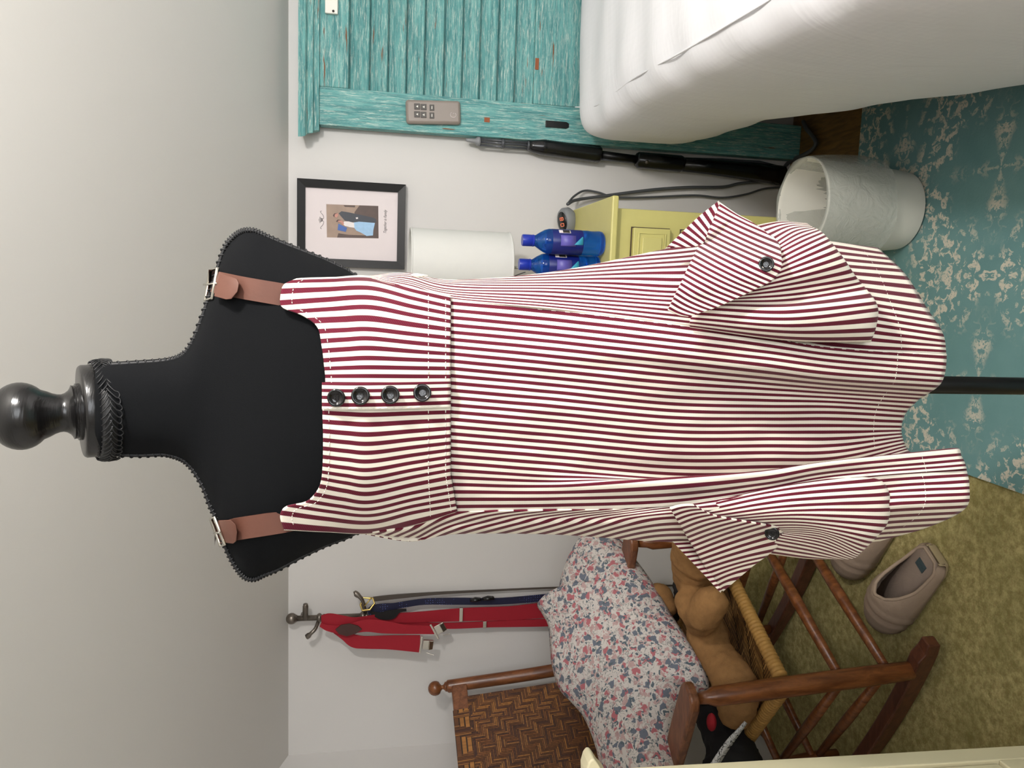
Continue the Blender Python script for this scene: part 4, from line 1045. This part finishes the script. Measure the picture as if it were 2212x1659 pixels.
def woven(nm, P00, P10, P11, P01, nu, nv, cols_, sag=0, amp=.0016, flip=False):
    """twill weave: one small face per crossing, every strip with its own bark colour"""
    bm = newbm(); cl = bm.loops.layers.float_color.new('strand'); rnd = random.Random(5)
    cu = [lin(rnd.choice(cols_)) for _ in range(nu)]; cv = [lin(rnd.choice(cols_)) for _ in range(nv)]
    nr_ = -((P10-P00).cross(P01-P00)).normalized()
    def at(u, v): return P00.lerp(P10, u).lerp(P01.lerp(P11, u), v) - V((0, 0, sag*sin(pi*u)*sin(pi*v)))
    for i in range(nu):
        for j in range(nv):
            zg = (i//18) % 2
            over = ((j + (i if zg == 0 else -i)) % 14) < 7
            c = cu[i] if over else cv[j]; h = nr_*amp*(1 if over else .0)
            e = .13
            eu, ev = (e, 0) if over else (0, e)
            q = [at((i+eu)/nu, (j+ev)/nv), at((i+1-eu)/nu, (j+ev)/nv), at((i+1-eu)/nu, (j+1-ev)/nv), at((i+eu)/nu, (j+1-ev)/nv)]
            f = bm.faces.new([bm.verts.new(p_+h) for p_ in q])
            sh_ = .8+.4*rnd.random()
            for lp in f.loops: lp[cl] = (c[0]*sh_, c[1]*sh_, c[2]*sh_, 1)
    def face(q, c):
        f = bm.faces.new(q)
        for lp in f.loops: lp[cl] = lin(c)
    m_ = 12 if sag else 1
    G1 = [[bm.verts.new(at(a/m_, b/m_)-nr_*amp) for b in range(m_+1)] for a in range(m_+1)]
    G2 = [[bm.verts.new(v.co-nr_*.004) for v in r] for r in G1]
    for a in range(m_):
        for b in range(m_):
            face((G1[a][b], G1[a+1][b], G1[a+1][b+1], G1[a][b+1]), (46, 28, 16)); face((G2[a][b+1], G2[a+1][b+1], G2[a+1][b], G2[a][b]), (60, 36, 18))
    for a in range(m_):
        face((G1[a][0], G1[a+1][0], G2[a+1][0], G2[a][0]), (80, 50, 24)); face((G1[a][m_], G1[a+1][m_], G2[a+1][m_], G2[a][m_]), (80, 50, 24))
        face((G1[0][a], G1[0][a+1], G2[0][a+1], G2[0][a]), (80, 50, 24)); face((G1[m_][a], G1[m_][a+1], G2[m_][a+1], G2[m_][a]), (80, 50, 24))
    me_o = link(nm, bm, 'weave', ch, smooth=False); return me_o
BARK = [(112,70,34),(128,84,44),(96,58,30),(120,74,36),(140,94,48),(84,50,34),(74,46,34),(150,100,46),(104,64,32)]
CANE = [(160,120,66),(146,106,56),(132,94,50),(170,130,74),(120,84,44)]
up_ = V((0, 0, .006))
woven('seat', sA-dv*.012+up_, bA+up_, bB+up_, sB-dv*.012+up_, 56, 60, CANE, sag=.028)
# back: rail and woven panel
pt = lambda t: lowp.lerp(fin, t)
tr0 = pt(.79); turnless = None
bm = newbm(); zt_, zl_ = pt(.865), pt(.735)
prism(bm, [zt_-lv*.01, zt_-lv*.43, zl_-lv*.43, zl_-lv*.01], dv*.018); link('top_rail', bm, 'chairh', ch, smooth=False, bevel=.004)
pa, pb = pt(.745), pt(-.55)
woven('back_panel', pa-lv*.40+dv*.021, pa-lv*.058+dv*.021, pb-lv*.058+dv*.021, pb-lv*.40+dv*.021, 72, 96, BARK, amp=.0014)
woven('back_wrap', zt_-lv*.39+dv*.0195+V((0, 0, .004)), zt_-lv*.10+dv*.0195+V((0, 0, .004)), pa-lv*.10+dv*.0225, pa-lv*.39+dv*.0225, 60, 3, BARK, amp=.001)
# ------------------------------------------------------------------ pillow on the chair
def pY(x, y): return 2.215-(y-1150)*.00072-(x-1250)*.00078
OL = [(1262,1146),(1232,1195),(1212,1245),(1203,1285),(1178,1288),(1160,1305),(1170,1325),(1184,1352),(1188,1400),(1192,1440),(1208,1488),(1236,1520),(1264,1555),(1285,1610),(1302,1670),(1340,1730),(1400,1745),(1450,1735),(1475,1690),(1468,1630),(1466,1560),(1480,1505),(1512,1490),(1531,1484),(1526,1452),(1500,1402),(1458,1338),(1412,1262),(1372,1206),(1342,1168),(1305,1142)]
bm = newbm(); OLs = spline(OL+[OL[0]], 120)[:-1]; cx_, cy_ = 1360, 1450
def sheet_side(sgn, nr_=16):
    rings = []
    for r in range(nr_+1):
        f = 1-r/nr_; row = []
        for (x, y) in OLs:
            # pull towards the spine of the pillow
            sxp, syp = 1290+(y-1150)*.22, max(1260, min(1640, y))
            X = sxp+(x-sxp)*f; Yy = syp+(y-syp)*f
            h = sgn*.085*(1-f**2.2)**.75
            p_ = aty(X, Yy, pY(X, Yy)); p_ = p_ + (dv*.8+V((0, 0, .45)))*h + dv*.004*sgn*noise.noise(V((X*.02, Yy*.02, 1)))
            row.append(p_)
        rings.append(row)
    return rings
fr_ = sheet_side(1); bk_ = sheet_side(-1)
VR = {}
def mk(rings, share=None):
    prev = share
    for r, row in enumerate(rings):
        cur = share if (r == 0 and share) else [bm.verts.new(p_) for p_ in row]
        if r > 0:
            for k in range(len(cur)):
                k2 = (k+1) % len(cur)
                try: bm.faces.new((prev[k], prev[k2], cur[k2], cur[k]))
                except ValueError: pass
        if r == 0: first = cur
        prev = cur
    return first
e0 = mk(fr_); mk(bk_, e0)
tag(link('pillow', bm, 'floral', None), 'floral cotton pillow in red and slate blue leaning in the rocking chair', 'pillow')
# ------------------------------------------------------------------ plush animal and dark cloth on the seat
def blob(nm, parts, mat, vox=.007, rough=0, smooth_it=8):
    bm = newbm()
    for c, r, sc, rot in parts: ball(bm, c, r, sc, rot, 16)
    o = link(nm, bm, mat, None); b = o.modifiers.new('fuse', 'REMESH'); b.mode = 'VOXEL'; b.voxel_size = vox; b.use_smooth_shade = True
    b = o.modifiers.new('soften', 'SMOOTH'); b.iterations = smooth_it; b.factor = .5
    if rough:
        tx = bpy.data.textures.new(nm, 'CLOUDS'); tx.noise_scale = .03; b = o.modifiers.new('rumple', 'DISPLACE'); b.texture = tx; b.strength = rough; b.mid_level = .5
    return o
def chain(P, n_=8):
    pts = spline(P, n_); return [(atz(x, y, z), r, (1, 1, 1), None) for x, y, z, r in pts]
be = blob('plush_bear', chain([(1590,1535,.455,.048),(1592,1500,.465,.055),(1580,1462,.47,.056),(1548,1415,.475,.050),(1528,1372,.48,.058)], 10)
     + chain([(1520,1345,.50,.05),(1505,1318,.55,.047),(1490,1300,.56,.040)], 5) + chain([(1520,1325,.55,.046),(1535,1302,.545,.044)], 4)
     + chain([(1508,1270,.50,.055),(1500,1235,.53,.06),(1505,1195,.55,.065),(1515,1150,.56,.07)], 8) + chain([(1440,1312,.545,.032),(1424,1284,.56,.036)], 4), 'plush', .008, .012)
tag(be, 'tan plush teddy bear lying on the rocking chair seat beside the pillow', 'stuffed toy')
bg = thing('dark_garment', 'crumpled black and red cloth with white printed trim under the pillow on the chair', 'garment', atz(1580, 1600, .42))
parts = chain([(1480,1265,.50,.035),(1475,1290,.48,.03),(1445,1350,.46,.03),(1475,1450,.44,.03),(1530,1520,.44,.035)], 14)+chain([(1545,1530,.44,.05),(1555,1570,.44,.06),(1575,1610,.44,.06),(1590,1650,.44,.07),(1570,1680,.46,.07)], 8)
o = blob('cloth', parts, 'blackcloth', .01, .02); o.parent = bg; o.location = V(o.location)-V(bg.location)
for q_, r_ in ((atz(1537, 1560, .507), .02), (atz(1470, 1297, .52), .016)):
    bm = newbm(); ball(bm, q_, r_, (1.2, .8, .6)); link('red_lining', bm, 'redcloth', bg)
bm = newbm(); ribbon(bm, [(1543,1655,16,1.60),(1562,1625,15,1.605),(1580,1600,13,1.61),(1597,1580,9,1.62),(1612,1561,6,1.63)], .004, 20); link('printed_trim', bm, 'trim', bg)
# ------------------------------------------------------------------ slippers
def slipper(loc, ang, label):
    t = thing('slipper', label, 'slipper', loc, ang, 'taupe slippers on the carpet')
    def hw(x): return spline1([(0, .030), (.02, .045), (.07, .050), (.14, .056), (.20, .062), (.26, .056), (.295, .040), (.315, .012)], x)
    out = [(x, -hw(x)) for x in [i*.315/24 for i in range(25)]]; out += [(x, -y) for x, y in out[::-1]]
    bm = newbm(); prism(bm, [(x, y, 0) for x, y in out], (0, 0, .030)); link('sole', bm, 'sole', t, local=True, bevel=.006)
    bm = newbm(); prism(bm, [(x, y*.9, .030) for x, y in out], (0, 0, .006)); link('insole', bm, 'fleece', t, local=True)
    bm = newbm(); rows = []
    for i in range(33):
        x = .002+.311*i/32; w_ = hw(x)*1.02; H = spline1([(0, .040), (.03, .046), (.08, .062), (.13, .090), (.16, .104), (.20, .098), (.25, .084), (.29, .066), (.315, .034)], x)
        g = spline1([(0, .75), (.03, 1.0), (.10, .98), (.135, .72), (.155, .42), (.168, .0), (.4, 0)], x)
        rib_ = .0018*sin(x*190) if .17 < x < .27 else 0
        row = []
        for s_ in (1, -1):
            for k in range(9):
                a = (pi/2-g)*k/8 if s_ == 1 else pi-(pi/2-g)*(8-k)/8
                row.append(bm.verts.new((x, (w_+rib_)*cos(a) if abs(cos(a)) > 1e-6 else 0, .012+(H-.012+rib_)*sin(a)**.8 if sin(a) > 0 else .012)))
        rows.append((row, g))
    for (a, ga), (b, gb_) in zip(rows, rows[1:]):
        for j in range(17):
            if j == 8 and max(ga, gb_) > .01: continue
            try: bm.faces.new((a[j], a[j+1], b[j+1], b[j]))
            except ValueError: pass
    hr = rows[0][0]
    bm.faces.new(hr[:9]+hr[9:])
    link('upper', bm, 'slipper', t, local=True, solid=.006)
    bm = newbm(); rim = [rows[i][0][8].co if False else None for i in range(0)]
    P = []
    for s_ in (1, -1):
        xs_ = [.004+.162*i/14 for i in range(15)]
        if s_ == -1: xs_ = xs_[::-1]
        for x in xs_:
            w_ = hw(x)*1.02; H = spline1([(0, .040), (.03, .046), (.08, .062), (.13, .090), (.16, .104), (.20, .098)], x); g = spline1([(0, .75), (.03, 1.0), (.10, .98), (.135, .72), (.155, .42), (.168, .0)], x)
            a = pi/2-g; P.append(V((x, s_*w_*cos(a), .012+(H-.012)*sin(a)**.8)))
    tube(bm, P, .0045, 8, closed=True); link('piping', bm, 'slipper', t, local=True)
    bm = newbm(); box(bm, (.045, .0, .0372), (.022, .032, .002)); link('size_tag', bm, 'tagcloth', t, local=True, smooth=False)
    return t
h0 = V((-.600, 1.585, .009)); dirv = V((-.25, .175)); an = atan2(dirv.y, dirv.x)
slipper(h0, an, 'taupe slipper nearer the camera with its dark tag showing, beside the rocker')
slipper(h0+V((.085, .165, 0)), an, 'taupe slipper farther back, its heel hidden by the dress hem')
# ------------------------------------------------------------------ cream panel at the left edge
YP = 1.08; e0, e1 = aty(1300, 1661, YP), aty(2212, 1609.5, YP)
lean = Matrix.Rotation(atan2(e0.x-e1.x, e0.z-e1.z), 3, 'Y'); z0_ = .008
cb_ = thing('cream_cabinet', 'cream painted wooden cabinet side with a rounded finial, cut off beside the rocking chair', 'cabinet', (e1.x-.2, YP+.1, 0))
ex = lambda z: e1.x+(e0.x-e1.x)*(z-e1.z)/(e0.z-e1.z)
def sbar(nm, y0, y1, z0, z1, x0=0.0, x1=.02, mat='cream', bevel=.002):
    """board in the cabinet's right side, between depths y0 and y1"""
    bm = newbm(); prism(bm, [(ex(z0)-x0, y0, z0), (ex(z0)-x0, y1, z0), (ex(z1)-x0, y1, z1), (ex(z1)-x0, y0, z1)], (-(x1-x0), 0, 0)); return link(nm, bm, mat, cb_, smooth=False, bevel=bevel)
zdoor = aty(2150, 1646, YP-.034).z; zrail = aty(2198, 1646, YP-.03).z; ztop = aty(1320, 1662, YP).z; YD = .62
sbar('stile', YP-.036, YP, .009, ztop); sbar('stile', YD, YD+.036, .009, ztop)
sbar('rail', YD+.036, YP-.036, zrail, zdoor-.005); sbar('rail', YD+.036, YP-.036, ztop-.08, ztop)
sbar('side_panel', YD+.04, YP-.040, zdoor, ztop-.085, .004, .016); sbar('gap', YD+.03, YP-.03, .06, ztop-.02, .0175, .0195, 'gap', 0)
sbar('lower_panel', YD+.036, YP-.036, .05, zrail, .010, .017, 'lilac', 0)
bm = newbm(); prism(bm, [(ex(.009)-.02, YD, .009), (ex(ztop)-.02, YD, ztop), (-1.30, YD, ztop), (-1.30, YD, .009)], (0, YP-YD, 0)); link('carcass', bm, 'cream', cb_, smooth=False)
f_ = [(1254, 1668), (1253, 1640), (1258, 1622), (1264, 1613), (1271, 1612), (1277, 1620), (1286, 1634), (1294, 1642), (1300, 1650), (1306, 1662), (1340, 1672), (1340, 1700), (1254, 1700)]
bm = newbm(); prism(bm, [aty(x, y, YP-.001) for x, y in f_], (0, -.034, 0)); link('finial', bm, 'cream', cb_, smooth=False, bevel=.004)
# ------------------------------------------------------------------ light
w = bpy.data.worlds.new('world'); S.world = w; w.use_nodes = True
w.node_tree.nodes['Background'].inputs[0].default_value = (.75, .85, 1, 1); w.node_tree.nodes['Background'].inputs[1].default_value = .6
LP = V((.74, .30, 2.20))
lz = ZK+SL*(YW-LP.y); nrm = V((0, -SL, -1)).normalized(); ax = nrm
cl = thing('pendant_lamp', 'glass globe pendant lamp hanging from the sloped ceiling above the bed', 'lamp', (LP.x, LP.y, lz))
bm = newbm(); o = V((LP.x, LP.y, lz)); lathe(bm, [(0, .002), (.05, .002), (.05, -.03), (.008, -.04), (.006, -.34), (.02, -.35), (.02, -.38), (0, -.38)], o); link('stem', bm, 'white', cl)
bm = newbm(); ball(bm, o-V((0, 0, .45)), .075); gl_ = link('glass_globe', bm, 'lampglass', cl)
def light(nm, ty, loc, e, size, col, rot=None, sy=None):
    d = bpy.data.lights.new(nm, ty); d.energy = e; d.color = col
    if ty == 'AREA':
        d.size = size
        if sy: d.shape = 'RECTANGLE'; d.size_y = sy
    else: d.shadow_soft_size = size
    ob = bpy.data.objects.new(nm, d); COL.objects.link(ob); ob.location = loc
    if rot: ob.rotation_euler = rot
    return ob
light('rear_fill_light', 'AREA', ((WX0+WX1)/2, YB+.03, (WZ0+WZ1)/2), 30, 1.3, (.95, .97, 1), (radians(90), 0, 0), 1.1)  # added fill from behind the camera, softly brightens the dress front
vs.exposure = .22
